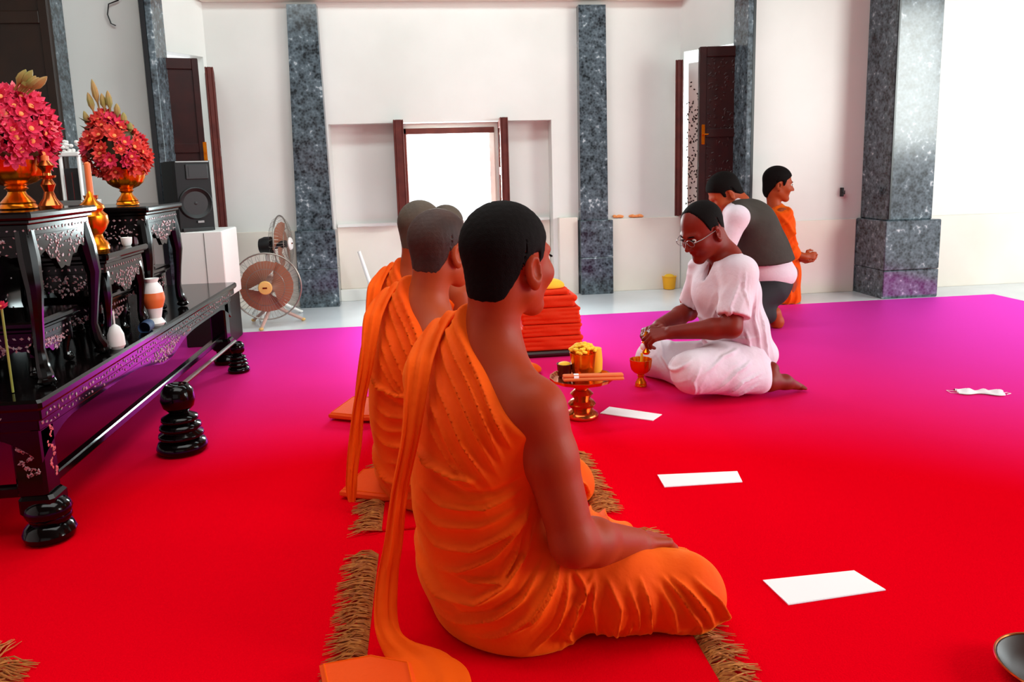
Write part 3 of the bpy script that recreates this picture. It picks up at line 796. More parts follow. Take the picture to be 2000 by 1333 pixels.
# unseen sides of the hall: left wall, wall behind, right side open between columns
wallbox('wall_left', -3.4, -3.28, -3.2, 5.2, 0, 3.1)
wallbox('wall_behind', -3.4, 7.2, -3.2, -3.08, 0, 3.1, 'ceiling')
for y0, y1 in ((-3.2, -1.9), (0.2, 0.7), (4.3, 5.2)): wallbox('wall_right', 7.0, 7.2, y0, y1, 0, 3.1)
wallbox('wall_right', 7.0, 7.2, -3.2, 5.2, 2.7, 3.1)

# small marks and things on the back wall
t = MB().tube([P(232 + 0, 0, 5.18) + Vector((0, 0, .0)), P(212, 8, 5.18), P(210, 28, 5.18), P(217, 46, 5.18), P(226, 50, 5.18)], .004, 6).obj('cable', 'black', smooth=True)
tag(t, 'thin black cable loop hanging high on the white wall at upper left', 'cable')
q = P(1643, 376, 5.19)
t = thing('wall_hook', 'tiny dark hook on the white wall between monk and pillar', 'hook', tuple(q))
MB().box(q.x - .006, q.x + .010, 5.17, 5.2, q.z - .03, q.z + .035, bev=.002).obj('plate', 'black', t)
MB().tube([q + Vector((0, -.02, .0)), q + Vector((0, -.045, -.01)), q + Vector((0, -.045, .015))], .004, 6).obj('prong', 'black', t, smooth=True)
# dry offerings on the ledge
for i, (xx, lab) in enumerate(((1208, 'left small heap of dry brown garland on the wall ledge'), (1245, 'right small heap of dry brown garland on the wall ledge'))):
    q = P(xx, 424, 5.66); b = MB(); rnd = random.Random(i)
    for k in range(14): b.ball((q.x + rnd.uniform(-.05, .05), 5.685 + rnd.uniform(-.006, .006), .588 + rnd.uniform(0, .008)), (.016, .010, .010), 8, 5)
    t = b.obj('dry_garland', 'flowercore', smooth=True); tag(t, lab, 'garland')
# yellow bag in the corner
q = PZ(1303, 563)
bag = thing('yellow_bucket', 'small bright yellow bucket on the marble floor by the wall, behind the man in white', 'bucket', (q.x, q.y - .05, 0))
MB().lathe([(.035, 0), (.045, .005), (.055, .10), (.060, .105), (.055, .107), (.048, .10), (.04, .02), (.001, .015)], (q.x, q.y - .05, 0), 20).obj('bucket_body', 'yellowcloth', bag, smooth=True)
MB().ball((q.x, q.y - .05, .10), (.043, .043, .022), 12, 6).obj('contents', 'yellow', bag, smooth=True)
# white stick leaning on the wall
a = P(700, 492, 5.62); b_ = PZ(735, 592)
t = MB().tube([Vector((a.x, 5.66, a.z)), Vector((b_.x, b_.y, .015))], [.013, .016], 8).obj('white_pole', 'white', smooth=True)
tag(t, 'short white pole leaning by the wall left of the monks', 'pole')
# dark wooden panel at far left
lx = P(97, 60, 4.8).x
pn = thing('wooden_screen', 'tall dark brown wooden screen at the upper left corner', 'screen', (-2.5, 4.8, 0))
xr = P(103, 100, 4.8).x
MB().box(-3.2, xr, 4.80, 4.84, 0, 2.9, bev=.004).obj('board', 'woodbrown', pn)
MB().box(xr - .05, xr, 4.788, 4.80, 0, 2.9, bev=.003).obj('stile', 'woodbrown', pn)
for z in (.5, 1.25, 1.9, 2.6): MB().box(-3.2, xr - .05, 4.788, 4.80, z, z + .07, bev=.003).obj('rail', 'woodbrown', pn)
# ---------------------------------------------------------------- altar tables of black lacquer with pearl inlay
def inlay(name, rnd, root, spots, face, size=(.004, .007), m='pearl'):
    """small pearl lozenges, proud of the lacquer; spots: 3-d centres, face: axis of the surface normal"""
    c = MB()
    for p in spots:
        a = rnd.uniform(size[0], size[1]); b = a * rnd.uniform(.35, .8); t = .0016; an = rnd.uniform(0, math.pi)
        pts = []
        for i in range(4):
            r_ = a if i % 2 == 0 else b; u, w = r_ * math.cos(an + i * math.pi / 2), r_ * math.sin(an + i * math.pi / 2)
            pts.append((u, w))
        def g(u, w, h): return (p[0] + u, p[1] + h, p[2] + w) if face[0] == 'y' else ((p[0] + h, p[1] + u, p[2] + w) if face[0] == 'x' else (p[0] + u, p[1] + w, p[2] + h))
        s = 1 if face[1] == '+' else -1
        v = [g(u, w, 0) for u, w in pts] + [g(u * .7, w * .7, s * t) for u, w in pts]
        c.add(v, [(4, 5, 6, 7)] + [(i, (i + 1) % 4, 4 + (i + 1) % 4, 4 + i) for i in range(4)])
    return c.obj(name, m, root, kind='stuff')
def cabriole(x, y, z0, z1, dx, dy, w=.045, bulge=.05):
    """a curved leg from z1 down to z0 that swings outwards (dx, dy = outward signs), ending in a ball foot"""
    H = z1 - z0; pts = []; rs = []
    for t, o, r in ((1, 0, 1.1), (.82, .35, 1.25), (.62, .7, 1.0), (.42, .45, .72), (.22, .15, .62), (.10, .35, .8), (.04, .7, .95), (0.0, .75, .8)):
        pts.append((x + dx * bulge * o, y + dy * bulge * o, z0 + H * t)); rs.append(w * .5 * r)
    return MB().tube(pts, rs, 10)
def apron_poly(a, b, zt, drop, n=28, belly=.55):
    """scalloped carved apron outline between a and b, hanging from zt"""
    pts = [(a, zt), (b, zt)]
    for i in range(n + 1):
        t = 1 - i / n; u = a + (b - a) * t
        c = abs(t - .5) * 2
        d = drop * (.45 + belly * math.exp(-(c / .38) ** 2) + .40 * max(0, c - .75) / .25) + drop * .07 * math.cos(t * 2 * math.pi * 7)
        pts.append((u, zt - d))
    return pts
def altar_table(label, x0, x1, y0, y1, z0, z1, drop, w=.04, bulge=.035, seed=1, name='altar_table', group=None, shelf=False):
    rnd = random.Random(seed); root = thing(name, label, 'table', ((x0 + x1) / 2, (y0 + y1) / 2, z0), group)
    t = .022; o = .022
    b = MB(); b.box(x0 - o, x1 + o, y0 - o, y1 + o, z1 - t, z1, bev=.006); b.box(x0 - o * .4, x1 + o * .4, y0 - o * .4, y1 + o * .4, z1 - t - .012, z1 - t, bev=.003)
    b.obj('tabletop', 'lacquer', root, smooth=False)
    zf = z1 - t - .012
    MB().box(x0, x1, y0, y1, zf - .035, zf, bev=.003).obj('frieze', 'lacquer', root)
    pl = MB().prism(apron_poly(x0, x1, zf - .033, drop), 'y', y0, y0 + .014).obj('apron', 'lacquer', root)
    MB().prism(apron_poly(y0, y1, zf - .033, drop), 'x', x1 - .014, x1).obj('apron', 'lacquer', root)
    for dx, x in ((-1, x0 + .02), (1, x1 - .02)):
        for dy, y in ((-1, y0 + .02), (1, y1 - .02)):
            cabriole(x, y, z0 + .012, zf - .02, dx, dy, w, bulge).obj('leg', 'lacquer', root, smooth=True)
            MB().ball((x + dx * bulge * .7, y + dy * bulge * .7, z0 + .014), (w * .6, w * .6, .0138), 10, 6).obj('foot', 'lacquer', root, smooth=True)
    sp = []; L = x1 - x0; n = max(8, int(L / .02))
    for i in range(n):
        sp.append((x0 + L * (i + .5) / n, y0 - .0005, zf - .018))
    for i in range(int(90 * L / .3)):
        u = rnd.gauss(.5, .22); z = rnd.random()
        if .03 < u < .97: sp.append((x0 + L * u, y0 - .0005, zf - .036 - drop * z * (.42 + .45 * math.exp(-((u - .5) / .19) ** 2))))
    inlay('front_inlay', rnd, root, sp, 'y-')
    sp = []; Ly = y1 - y0; n = max(8, int(Ly / .02))
    for i in range(n): sp.append((x1 + .0005, y0 + Ly * (i + .5) / n, zf - .018))
    for i in range(int(80 * Ly / .3)):
        u = rnd.gauss(.5, .22); z = rnd.random()
        if .03 < u < .97: sp.append((x1 + .0005, y0 + Ly * u, zf - .036 - drop * z * (.42 + .45 * math.exp(-((u - .5) / .19) ** 2))))
    inlay('side_inlay', rnd, root, sp, 'x+')
    return root
# the long low base table
def base_altar():
    x0, x1, y0, y1, z1 = -2.35, -1.045, 2.05, 4.02, .425
    root = thing('altar_table', 'long low black lacquered altar table that carries all the smaller altar tables', 'table', (-1.7, 3.0, 0))
    rnd = random.Random(7)
    b = MB(); b.box(x0 - .03, x1 + .015, y0 - .03, y1 + .10, z1 - .03, z1, bev=.008); b.obj('tabletop', 'lacquer', root)
    MB().box(x0 - .01, x1 + .003, y0 - .012, y1 + .08, z1 - .062, z1 - .03, bev=.004).obj('moulding', 'lacquer', root)
    MB().box(x0 + .01, x1 - .012, y0, y1 + .06, z1 - .095, z1 - .06, bev=.003).obj('frieze', 'lacquer', root)
    def apron(a, b_, n=60):
        pts = [(a, z1 - .09), (b_, z1 - .09)]
        for i in range(n + 1):
            t = 1 - i / n; c = abs(t - .5) * 2; d = .018 + .055 * math.exp(-((t - .5) / .10) ** 2) + .075 * max(0, (c - .78) / .22) ** 2
            pts.append((a + (b_ - a) * t, z1 - .09 - d))
        return pts
    MB().prism(apron(y0, y1 + .05), 'x', x1 - .035, x1 - .015).obj('apron', 'lacquer', root)
    MB().prism(apron(x0, x1 - .02), 'y', y0 + .002, y0 + .02).obj('apron', 'lacquer', root)
    for y, dy in ((y0 + .045, -1), (y1 - .03, 1)):
        for x, dx in ((x1 - .05, 1), (x0 + .05, -1)):
            b = MB(); b.box(x - .045, x + .035, y - .04, y + .04, .14, z1 - .09, bev=.008); b.box(x - .045, x + .05, y - .045, y + .045, .085, .145, bev=.01)
            b.obj('leg', 'lacquer', root)
            s = MB(); s.ball((x + dx * .015, y + dy * .01, .095), (.062, .058, .040), 14, 8); s.ball((x + dx * .035, y + dy * .01, .075), (.040, .045, .030), 12, 7)
            s.lathe([(.045, .008), (.062, .012), (.068, .03), (.060, .05), (.045, .06), (.05, .075)], (x + dx * .012, y + dy * .008, 0), 16)
            s.obj('foot', 'lacquer', root, smooth=True)
    for a in ((x1 - .075, x1 - .045, y0 + .05, y1 - .02), (x0 + .04, x0 + .07, y0 + .05, y1 - .02)): MB().box(a[0], a[1], a[2], a[3], .135, .165, bev=.005).obj('stretcher', 'lacquer', root)
    MB().box(x0 + .05, x1 - .05, y0 + .03, y0 + .06, .135, .165, bev=.005).obj('stretcher', 'lacquer', root)
    sp = []
    for i in range(90):
        y = y0 + .02 + (y1 - y0) * i / 90; sp.append((x1 + .0035, y + rnd.uniform(-.004, .004), z1 - .046 + rnd.uniform(-.006, .006)))
        sp.append((x1 - .0115, y, z1 - .078 + rnd.uniform(-.008, .008)))
    for i in range(150):
        y = rnd.gauss((y0 + y1) / 2 + .05, .11); sp.append((x1 - .0145, y, z1 - .098 - rnd.random() * .055 * math.exp(-((y - (y0 + y1) / 2) / .16) ** 2)))
    inlay('side_inlay', rnd, root, sp, 'x+', (.004, .0085))
    sp = []
    for k in range(70):
        t = rnd.random(); xx = x1 - .055 + .020 * math.sin(t * 17) + rnd.uniform(-.008, .008); sp.append((xx, y0 + .0045, .205 + .12 * t))
    for k in range(5): sp.append((x1 - .10 - .13 * k, y0 - .0125, z1 - .05 + .006 * (k % 2)))
    inlay('leg_inlay', rnd, root, sp, 'y-', (.0045, .008), 'pearl')
    sp = []
    for k in range(46):
        t = rnd.random(); sp.append((x1 - .0145, y0 + .055 + .012 * math.sin(t * 16) + rnd.uniform(-.006, .006), .18 + .15 * t))
    inlay('leg_inlay', rnd, root, sp, 'x+', (.004, .007), 'pinklight')
    return root
base_altar()
ZB = .4252
altar_table('tall near black lacquered table carrying the big pink flower arrangement', -1.44, -1.082, 2.17, 2.55, ZB, .915, .11, .045, .025, 1)
altar_table('middle-height lacquered table carrying the gold urn, between the two tall altar tables', -1.36, -1.085, 2.64, 2.97, ZB, .748, .085, .035, .014, 2)
altar_table('tall far black lacquered table with the red flower arrangement on top', -1.36, -1.085, 3.05, 3.42, ZB, .887, .10, .042, .018, 3)
altar_table('small low lacquered table in front of the tall far one, pale vase beneath it', -1.30, -1.105, 2.98, 3.24, ZB, .622, .04, .028, .012, 4) if False else None
altar_table('small low lacquered table between the legs of the tall near one', -1.38, -1.14, 2.24, 2.48, ZB, .600, .045, .028, .010, 5)
altar_table('small low lacquered table beneath the one with the gold urn', -1.32, -1.135, 2.69, 2.92, ZB, .600, .040, .026, .010, 6)
altar_table('small low lacquered table under the tall far one, sheltering the pale vase', -1.32, -1.140, 3.10, 3.36, ZB, .622, .040, .026, .010, 4)
# black cabinet added behind the altar tables to darken their background
cb = thing('dark_backing_cabinet', 'tall black lacquered cabinet added as dark backing behind the near side table', 'cabinet', (-1.85, 3.1, ZB))
for (a, b_, c_, d_, z) in ((-2.30, -1.50, 2.15, 4.0, .86), ):
    MB().box(a, b_, c_, d_, ZB, z - .03, bev=.006).obj('cabinet_body', 'lacquer', cb); MB().box(a - .015, b_ + .015, c_ - .015, d_ + .015, z - .03, z, bev=.006).obj('cabinet_top', 'lacquer', cb)
    for k in range(4):
        y = c_ + .05 + k * (d_ - c_ - .06) / 4
        MB().box(b_, b_ + .008, y, y + (d_ - c_ - .25) / 4, ZB + .06, z - .08, bev=.003).obj('door_panel', 'lacquer', cb)
    rr = random.Random(5); inlay('side_inlay', rr, cb, [(b_ + .0085, rr.uniform(c_ + .05, d_ - .05), rr.uniform(ZB + .08, z - .1)) for i in range(60)], 'x+')
# dark red carved door of the far table: a red lacquered panel box under it
bx = thing('offering_box', 'dark red lacquered box standing inside the tall far altar table', 'box', (-1.23, 3.23, .6225))
MB().box(-1.30, -1.16, 3.14, 3.33, .6225, .78, bev=.008).obj('box_body', 'lacquer_red', bx); MB().box(-1.31, -1.15, 3.13, 3.34, .78, .795, bev=.004).obj('lid', 'lacquer_red', bx)

def pedestal_bowl(c, h, r, label, name='pedestal_bowl', m='gold', n=28, group=None, cat='bowl'):
    """footed gold bowl with lotus-petal rim"""
    root = thing(name, label, cat, tuple(c), group)
    pr = [(.52, 0), (.56, .02), (.55, .06), (.50, .10), (.52, .13), (.42, .20), (.30, .28), (.26, .34), (.30, .38), (.36, .40), (.30, .43), (.34, .46)]
    MB().lathe([(a * r, b * h) for a, b in pr], c, n).obj('foot', m, root, smooth=True)
    pr = [(.34, .46), (.60, .52), (.82, .62), (.93, .76), (.96, .90), (1.0, 1.0), (.96, 1.0), (.90, .90), (.80, .68), (.5, .56), (.02, .54)]
    MB().lathe([(a * r, b * h) for a, b in pr], c, n * 2, ripple=(12, .035)).obj('bowl', m, root, smooth=True)
    return root
def flower(mb_out, kernel, c, R, r, petals=8):
    """one open lotus-like blossom facing along R's third column"""
    for ring, (tilt, ln) in enumerate(((.35, 1.0), (.85, .85))):
        for i in range(petals - 2 * ring):
            a = 2 * math.pi * (i + .5 * ring) / (petals - 2 * ring); d = Vector((math.cos(a), math.sin(a), 0)); s = Vector((-math.sin(a), math.cos(a), 0)); u = Vector((0, 0, 1))
            L = [(0, 0, 0), (.45, .20, .12), (.8, .16, .35), (1.0, 0, .62)]
            def q(t, w, h): return c + R @ ((d * (t * ln * math.cos(tilt) ) + u * (t * ln * math.sin(tilt) + h * .25) + s * w) * r)
            v = [q(0, 0, 0), q(.4, .22, .05), q(.4, -.22, .05), q(.75, .2, .15), q(.75, -.2, .15), q(1, 0, .45), q(.5, 0, -.05)]
            mb_out.add(v, [(0, 6, 1), (0, 2, 6), (6, 3, 1), (6, 2, 4), (6, 4, 5), (6, 5, 3)])
    kernel.ball(c + R @ Vector((0, 0, .25 * r)), (.22 * r, .22 * r, .16 * r), 8, 5)
def flower_arrangement(label, c, shape, n, fr, mats, seed, buds=8, top=None, lean=0):
    """shape(t, a) -> radius profile: a dome of blossoms over the bowl at c"""
    rnd = random.Random(seed); root = thing('flower_arrangement', label, 'flowers', tuple(c))
    core = MB(); prof = [(max(.004, shape(t) * .82), t * top) for t in [i / 10 for i in range(11)]]
    core.lathe(prof, c, 18).obj('leaf_core', 'leafdark', root, smooth=True)
    proto = {}
    for mname in mats:
        pm, km = MB(), MB(); flower(pm, km, Vector((0, 0, 0)), Matrix.Identity(3), 1.0)
        proto[mname] = (pm, km)
    meshes = {}
    g = (1 + 5 ** .5) / 2
    for i in range(n):
        t = (i + .5) / n; a = 2 * math.pi * i / g + rnd.uniform(-.2, .2); rr = shape(t)
        p = Vector((c[0] - lean * t + rr * math.cos(a), c[1] + rr * math.sin(a), c[2] + t * top + rnd.uniform(-.008, .008)))
        sl = (shape(min(1, t + .05)) - shape(max(0, t - .05))) / (.1 * top)
        nn = Vector((math.cos(a), math.sin(a), -sl * .7 + .15)).normalized(); R = nn.to_track_quat('Z', 'X').to_matrix()
        s = fr * rnd.uniform(.8, 1.2); mname = rnd.choice(mats)
        if mname not in meshes:
            o1 = proto[mname][0].obj('blossom', mname, root, smooth=False); o2 = proto[mname][1].obj('blossom_core', 'flowercore', o1, smooth=True)
            meshes[mname] = (o1, o2)
        else:
            o1 = meshes[mname][0].copy(); COL.objects.link(o1); o2 = meshes[mname][1].copy(); COL.objects.link(o2); o2.parent = o1
            o1.parent = root
        Mx = Matrix.Translation(p) @ R.to_4x4() @ Matrix.Scale(s, 4)
        o1.location, o1.rotation_euler, o1.scale = p, R.to_euler(), (s, s, s)
        o1.matrix_parent_inverse = Matrix.Translation(-root.location)
        o2.matrix_parent_inverse = Matrix.Identity(4); o2.location = (0, 0, 0)
    return root, rnd
def bud(name, p, d, L, r, root, m='bud'):
    d = Vector(d).normalized(); p = Vector(p)
    return MB().tube([p, p + d * L * .3, p + d * L * .5, p + d * L * .72, p + d * L * .9, p + d * L], [.003, .004, r, r * .95, r * .5, .001], 8).obj(name, m, root, smooth=True)
# big pink arrangement on the near table
zt = .916
c1 = P(36, 400, 2.38); c1 = (c1.x, 2.38, zt)
pedestal_bowl(c1, .150, .088, 'large shiny gold footed bowl under the big pink flower arrangement')
fa, rnd = flower_arrangement('big mound of pink blossoms with a green bud on top, upper left', (c1[0], c1[1], zt + .145), lambda t: .116 * math.sqrt(max(.0, 1 - (t * .95) ** 2.2)) * (.75 + .6 * min(t, .4)) + .004, 120, .036, ['pink', 'pink', 'pinklight', 'pink'], 11, top=.195)
for i in range(9):
    a = rnd.uniform(-1.2, 1.2); b0 = Vector((c1[0] + .06 * math.sin(a * 1.3) + .03, c1[1] - .05, zt + .31 + .03 * math.cos(a)))
    bud('bud', b0, (math.sin(a) + .3, -.2, .8), rnd.uniform(.05, .085), .012, fa)
bud('green_bud', (c1[0] - .02, c1[1] - .03, zt + .32), (-.2, -.1, 1), .14, .030, fa, 'leaf')
for i in range(10):
    a = i * .63; MB().tube([(c1[0] + .07 * math.cos(a), c1[1] + .07 * math.sin(a), zt + .15), (c1[0] + .11 * math.cos(a), c1[1] + .11 * math.sin(a), zt + .155), (c1[0] + .13 * math.cos(a), c1[1] + .13 * math.sin(a), zt + .165)], [.012, .016, .002], 6, flat=.25).obj('leaf', 'leafdark', fa, smooth=True)
# red arrangement on the far table
zt = .888
c2 = P(250, 400, 3.22); c2 = (c2.x, 3.22, zt)
pedestal_bowl(c2, .145, .078, 'smaller gold footed bowl under the red flower arrangement by the loudspeaker')
fa, rnd = flower_arrangement('pointed cluster of red and orange-pink blossoms with brown buds, left of the loudspeaker', (c2[0] - .01, c2[1], zt + .115), lambda t: float(np.interp(t, [0, .15, .35, .6, .85, 1], [.05, .095, .112, .098, .055, .01])), 110, .033, ['pinkred', 'pinkred', 'pink', 'pinkred'], 21, top=.245, lean=.035)
for i, (ax, az, ll) in enumerate(((-.075, .24, .10), (-.05, .26, .13), (-.025, .25, .085), (.0, .245, .10), (.03, .225, .07), (.055, .20, .06), (-.10, .18, .09), (-.09, .12, .07), (-.095, .06, .06), (.08, .17, .05))):
    bud('bud', (c2[0] - .02 + ax * .8, c2[1] - .02, zt + .11 + az), (ax * 2, -.1, 1), ll, .013, fa)
for i in range(8):
    MB().tube([(c2[0] - .07, c2[1] - .03, zt + .12 + .03 * i), (c2[0] - .105, c2[1] - .05, zt + .125 + .03 * i), (c2[0] - .13, c2[1] - .05, zt + .14 + .03 * i)], [.010, .017, .002], 6, flat=.25).obj('leaf', 'leafdark', fa, smooth=True)
# candlesticks
def candlestick(x, y, z, h, label):
    root = thing('candlestick', label, 'candlestick', (x, y, z))
    pr = [(.030, 0), (.032, .01), (.018, .03), (.012, .05), (.020, .07), (.010, .09), (.012, .11), (.024, .125), (.010, .14), (.012, h * .55), (.022, h * .58), (.024, h * .62)]
    MB().lathe(pr, (x, y, z), 16).obj('stem', 'brass', root, smooth=True)
    MB().lathe([(.011, h * .62), (.0105, h * .98), (.004, h)], (x, y, z), 12).obj('candle', 'candle', root, smooth=True)
p = P(99, 402, 2.33); candlestick(p.x, 2.33, .9155, .155, 'short brass candlestick with candle just right of the big gold bowl')
p = P(179, 400, 2.82); candlestick(p.x, 2.82, .7485, .31, 'taller brass candlestick with thin candle between the two flower arrangements')
# gold figure and small items on the middle table
p = P(192, 484, 2.90)
root = thing('gold_urn', 'gold lidded urn on the middle altar table', 'urn', (-1.13, 2.70, .7485))
MB().lathe([(.040, 0), (.045, .01), (.042, .03), (.030, .045), (.026, .06), (.040, .08), (.050, .10), (.048, .125), (.035, .14), (.040, .15)], (-1.135, 2.705, .7485), 20).obj('urn_body', 'gold', root, smooth=True)
MB().lathe([(.042, .15), (.040, .16), (.022, .175), (.012, .19), (.010, .20), (.002, .21)], (-1.135, 2.705, .7485), 20).obj('lid', 'gold', root, smooth=True)
def small_jar(x, y, z, s, m, label, name='small_cup', cat='cup'):
    t = MB().lathe([(.5 * s, 0), (.55 * s, .1 * s), (.35 * s, .3 * s), (.3 * s, .6 * s), (.6 * s, 1.0 * s), (.75 * s, 1.5 * s), (.7 * s, 1.5 * s), (.5 * s, 1.0 * s), (.02, .9 * s)] if s > .03 else [(.6 * s, 0), (.8 * s, .4 * s), (.9 * s, 1.4 * s), (.8 * s, 1.4 * s), (.1 * s, .5 * s)], (x, y, z), 14).obj(name, m, smooth=True)
    return tag(t, label, cat)
small_jar(-1.11, 2.91, .7485, .022, 'white', 'small white cup at the right end of the middle altar table')
small_jar(-1.28, 3.10, .8875, .022, 'white', 'small white cup at the left edge of the tall far altar table')
# pale vase, ornament pillar and red cloth seen between the tables
root = thing('carved_ornament', 'silver-white carved ornament with thin pillars behind the near candlestick', 'ornament', (-1.40, 3.75, .86))
px_ = P(137, 340, 3.75).x
for dx in (-.035, .045): MB().box(px_ + dx - .005, px_ + dx + .005, 3.74, 3.76, .9, 1.12, bev=.002).obj('post', 'white', root)
MB().box(px_ - .06, px_ + .06, 3.70, 3.80, .86, .90, bev=.004).obj('base', 'greymetal', root)
MB().box(px_ - .028, px_ + .038, 3.755, 3.775, .90, 1.05, bev=.003).obj('niche', 'black', root)
rr = random.Random(2); b = MB()
for i in range(26): b.ball((px_ + rr.uniform(-.05, .055), 3.75 + rr.uniform(-.01, .01), 1.12 + rr.uniform(0, .055)), (.011, .009, .009), 8, 5)
b.box(px_ - .055, px_ + .055, 3.73, 3.77, 1.105, 1.125, bev=.003); b.obj('carved_top', 'white', root, smooth=False)
MB().tube([(px_ - .02, 3.74, .90), (px_ - .02, 3.74, 1.02)], .002, 6).obj('incense_stick', 'lacquer_red', root); MB().tube([(px_ + .012, 3.74, .90), (px_ + .012, 3.74, 1.03)], .002, 6).obj('incense_stick', 'lacquer_red', root)
# things on the base table
p = P(295, 575, 3.2)
root = thing('white_vase', 'pale vase with orange stripe standing on the small table at the altar edge', 'vase', (-1.16, 3.05, ZB))
MB().lathe([(.028, 0), (.035, .01), (.022, .03), (.030, .07), (.040, .11), (.034, .15), (.020, .17), (.026, .185), (.02, .185), (.002, .17)], (-1.066, 2.995, ZB), 18).obj('vase_body', 'white', root, smooth=True)
MB().lathe([(.0312, .07), (.0408, .10), (.0412, .11), (.0385, .13)], (-1.066, 2.995, ZB), 18).obj('stripe', 'candle', root, smooth=True)
root = thing('blue_cloth', 'dark blue folded cloth on the altar base table below the pale vase', 'cloth', (-1.1, 2.93, ZB))
implicit('cloth_fold', SDF().ell((-1.060, 2.86, ZB + .018), (.022, .050, .022)).ell((-1.062, 2.90, ZB + .02), (.022, .030, .022), k=.01).cut(lambda q: ZB + .0005 - q[:, 2], .002), (-1.17, 2.85, ZB - .01), (-1.03, 3.05, ZB + .06), .004, 'bluecloth', root)
root = thing('white_lamp', 'small white bell-shaped lamp standing on the altar base table', 'lamp', (-1.12, 2.75, ZB))
MB().lathe([(.020, 0), (.028, .012), (.026, .05), (.016, .075), (.004, .085)], (-1.062, 2.605, ZB), 16).obj('shade', 'white', root, smooth=True)
MB().tube([(-1.062, 2.605, ZB + .08), (-1.062, 2.605, ZB + .13)], .003, 6).obj('stem', 'white', root)
root = thing('pink_blossom', 'single pink blossom with green stem at the left edge beside the altar', 'flower', (-1.14, 2.3, ZB))
q = P(2, 595, 2.11); pm, km = MB(), MB(); flower(pm, km, Vector((q.x, 2.11, q.z - .01)), Matrix.Rotation(.5, 3, 'X'), .022); pm.obj('petals', 'pink', root); km.obj('flower_core', 'flowercore', root, smooth=True)
MB().tube([(q.x, 2.11, ZB + .002), (q.x, 2.11, q.z - .01)], .003, 6).obj('stem', 'leaf', root)

# ---------------------------------------------------------------- loudspeaker on its white stand
a, b_ = P(346, 315, 4.45), P(411, 315, 4.45); zb = P(380, 452, 4.45).z; ztp = P(380, 314, 4.45).z
X = rz(math.radians(32), (a.x, 4.40, 0)); Wd = (b_.x - a.x) * 1.04
root = thing('loudspeaker', 'black two-way loudspeaker standing on the white stand at left', 'speaker', (a.x + .1, 4.6, zb))
poly = [(0, 0), (Wd, 0), (Wd - .03, .22), (.03 - .0, .22)]
v = []
bd = MB().prism([(0, 0), (Wd, 0), (Wd - .035, .24), (.0, .24)], 'z', zb, ztp)
bd.v = [tuple(X @ Vector(p)) for p in bd.v]; bd.obj('cabinet', 'speaker', root)
# side depth visible on the left
w2 = MB().prism([(-.01, .03), (.001, .002), (.001, .239), (-.02, .22)], 'z', zb + .01, ztp - .004); w2.v = [tuple(X @ Vector(p)) for p in w2.v]; w2.obj('cabinet_side', 'speaker', root)
H = ztp - zb; RY = X @ Matrix.Rotation(math.pi / 2, 4, 'X')
MB().lathe([(.088, 0), (.092, .006), (.086, .010), (.078, .004), (.035, -.012), (.03, -.006), (.004, .002)], (Wd / 2, zb + .40 * H, .002), 28, RY).obj('woofer', 'speaker_dark', root, smooth=True)
MB().box(Wd * .28, Wd * .93, -.008, .002, zb + .74 * H, zb + .95 * H, X, bev=.003).obj('horn_frame', 'speaker_dark', root)
MB().box(Wd * .36, Wd * .86, -.010, -.007, zb + .77 * H, zb + .92 * H, X).obj('horn', 'black', root)
MB().box(Wd * .5, Wd * .68, -.013, -.010, zb + .12 * H, zb + .15 * H, X).obj('badge', 'greymetal', root)
MB().box(Wd * .05, Wd * .95, -.012, 0, zb - .0 + .0, zb + .02, X, bev=.003).obj('bottom_rail', 'speaker_dark', root)
MB().box(Wd * .02, Wd * .98, -.002, .001, ztp - .008, ztp - .002, X).obj('edge_strip', 'greymetal', root)
# white stand
a2, b2 = P(352, 600, 4.40), P(446, 600, 4.40)
st = thing('speaker_stand', 'plain white cabinet under the black loudspeaker', 'stand', (a2.x + .1, 4.5, 0))
MB().box(a2.x, b2.x, 4.40, 4.74, .29, zb - .001, bev=.005).obj('cabinet_body', 'white', st)
MB().box(a2.x + .01, b2.x - .01, 4.42, 4.72, .0072, .29, bev=.004).obj('base', 'black', st)
MB().box(a2.x + (b2.x - a2.x) * .62, a2.x + (b2.x - a2.x) * .63, 4.397, 4.402, .30, zb - .01).obj('door_gap', 'greymetal', st)
MB().tube([(a2.x + .012, 4.39, zb - .01), (a2.x + .014, 4.385, .5), (a2.x + .02, 4.385, .32)], .006, 6).obj('cable', 'black', st, smooth=True)

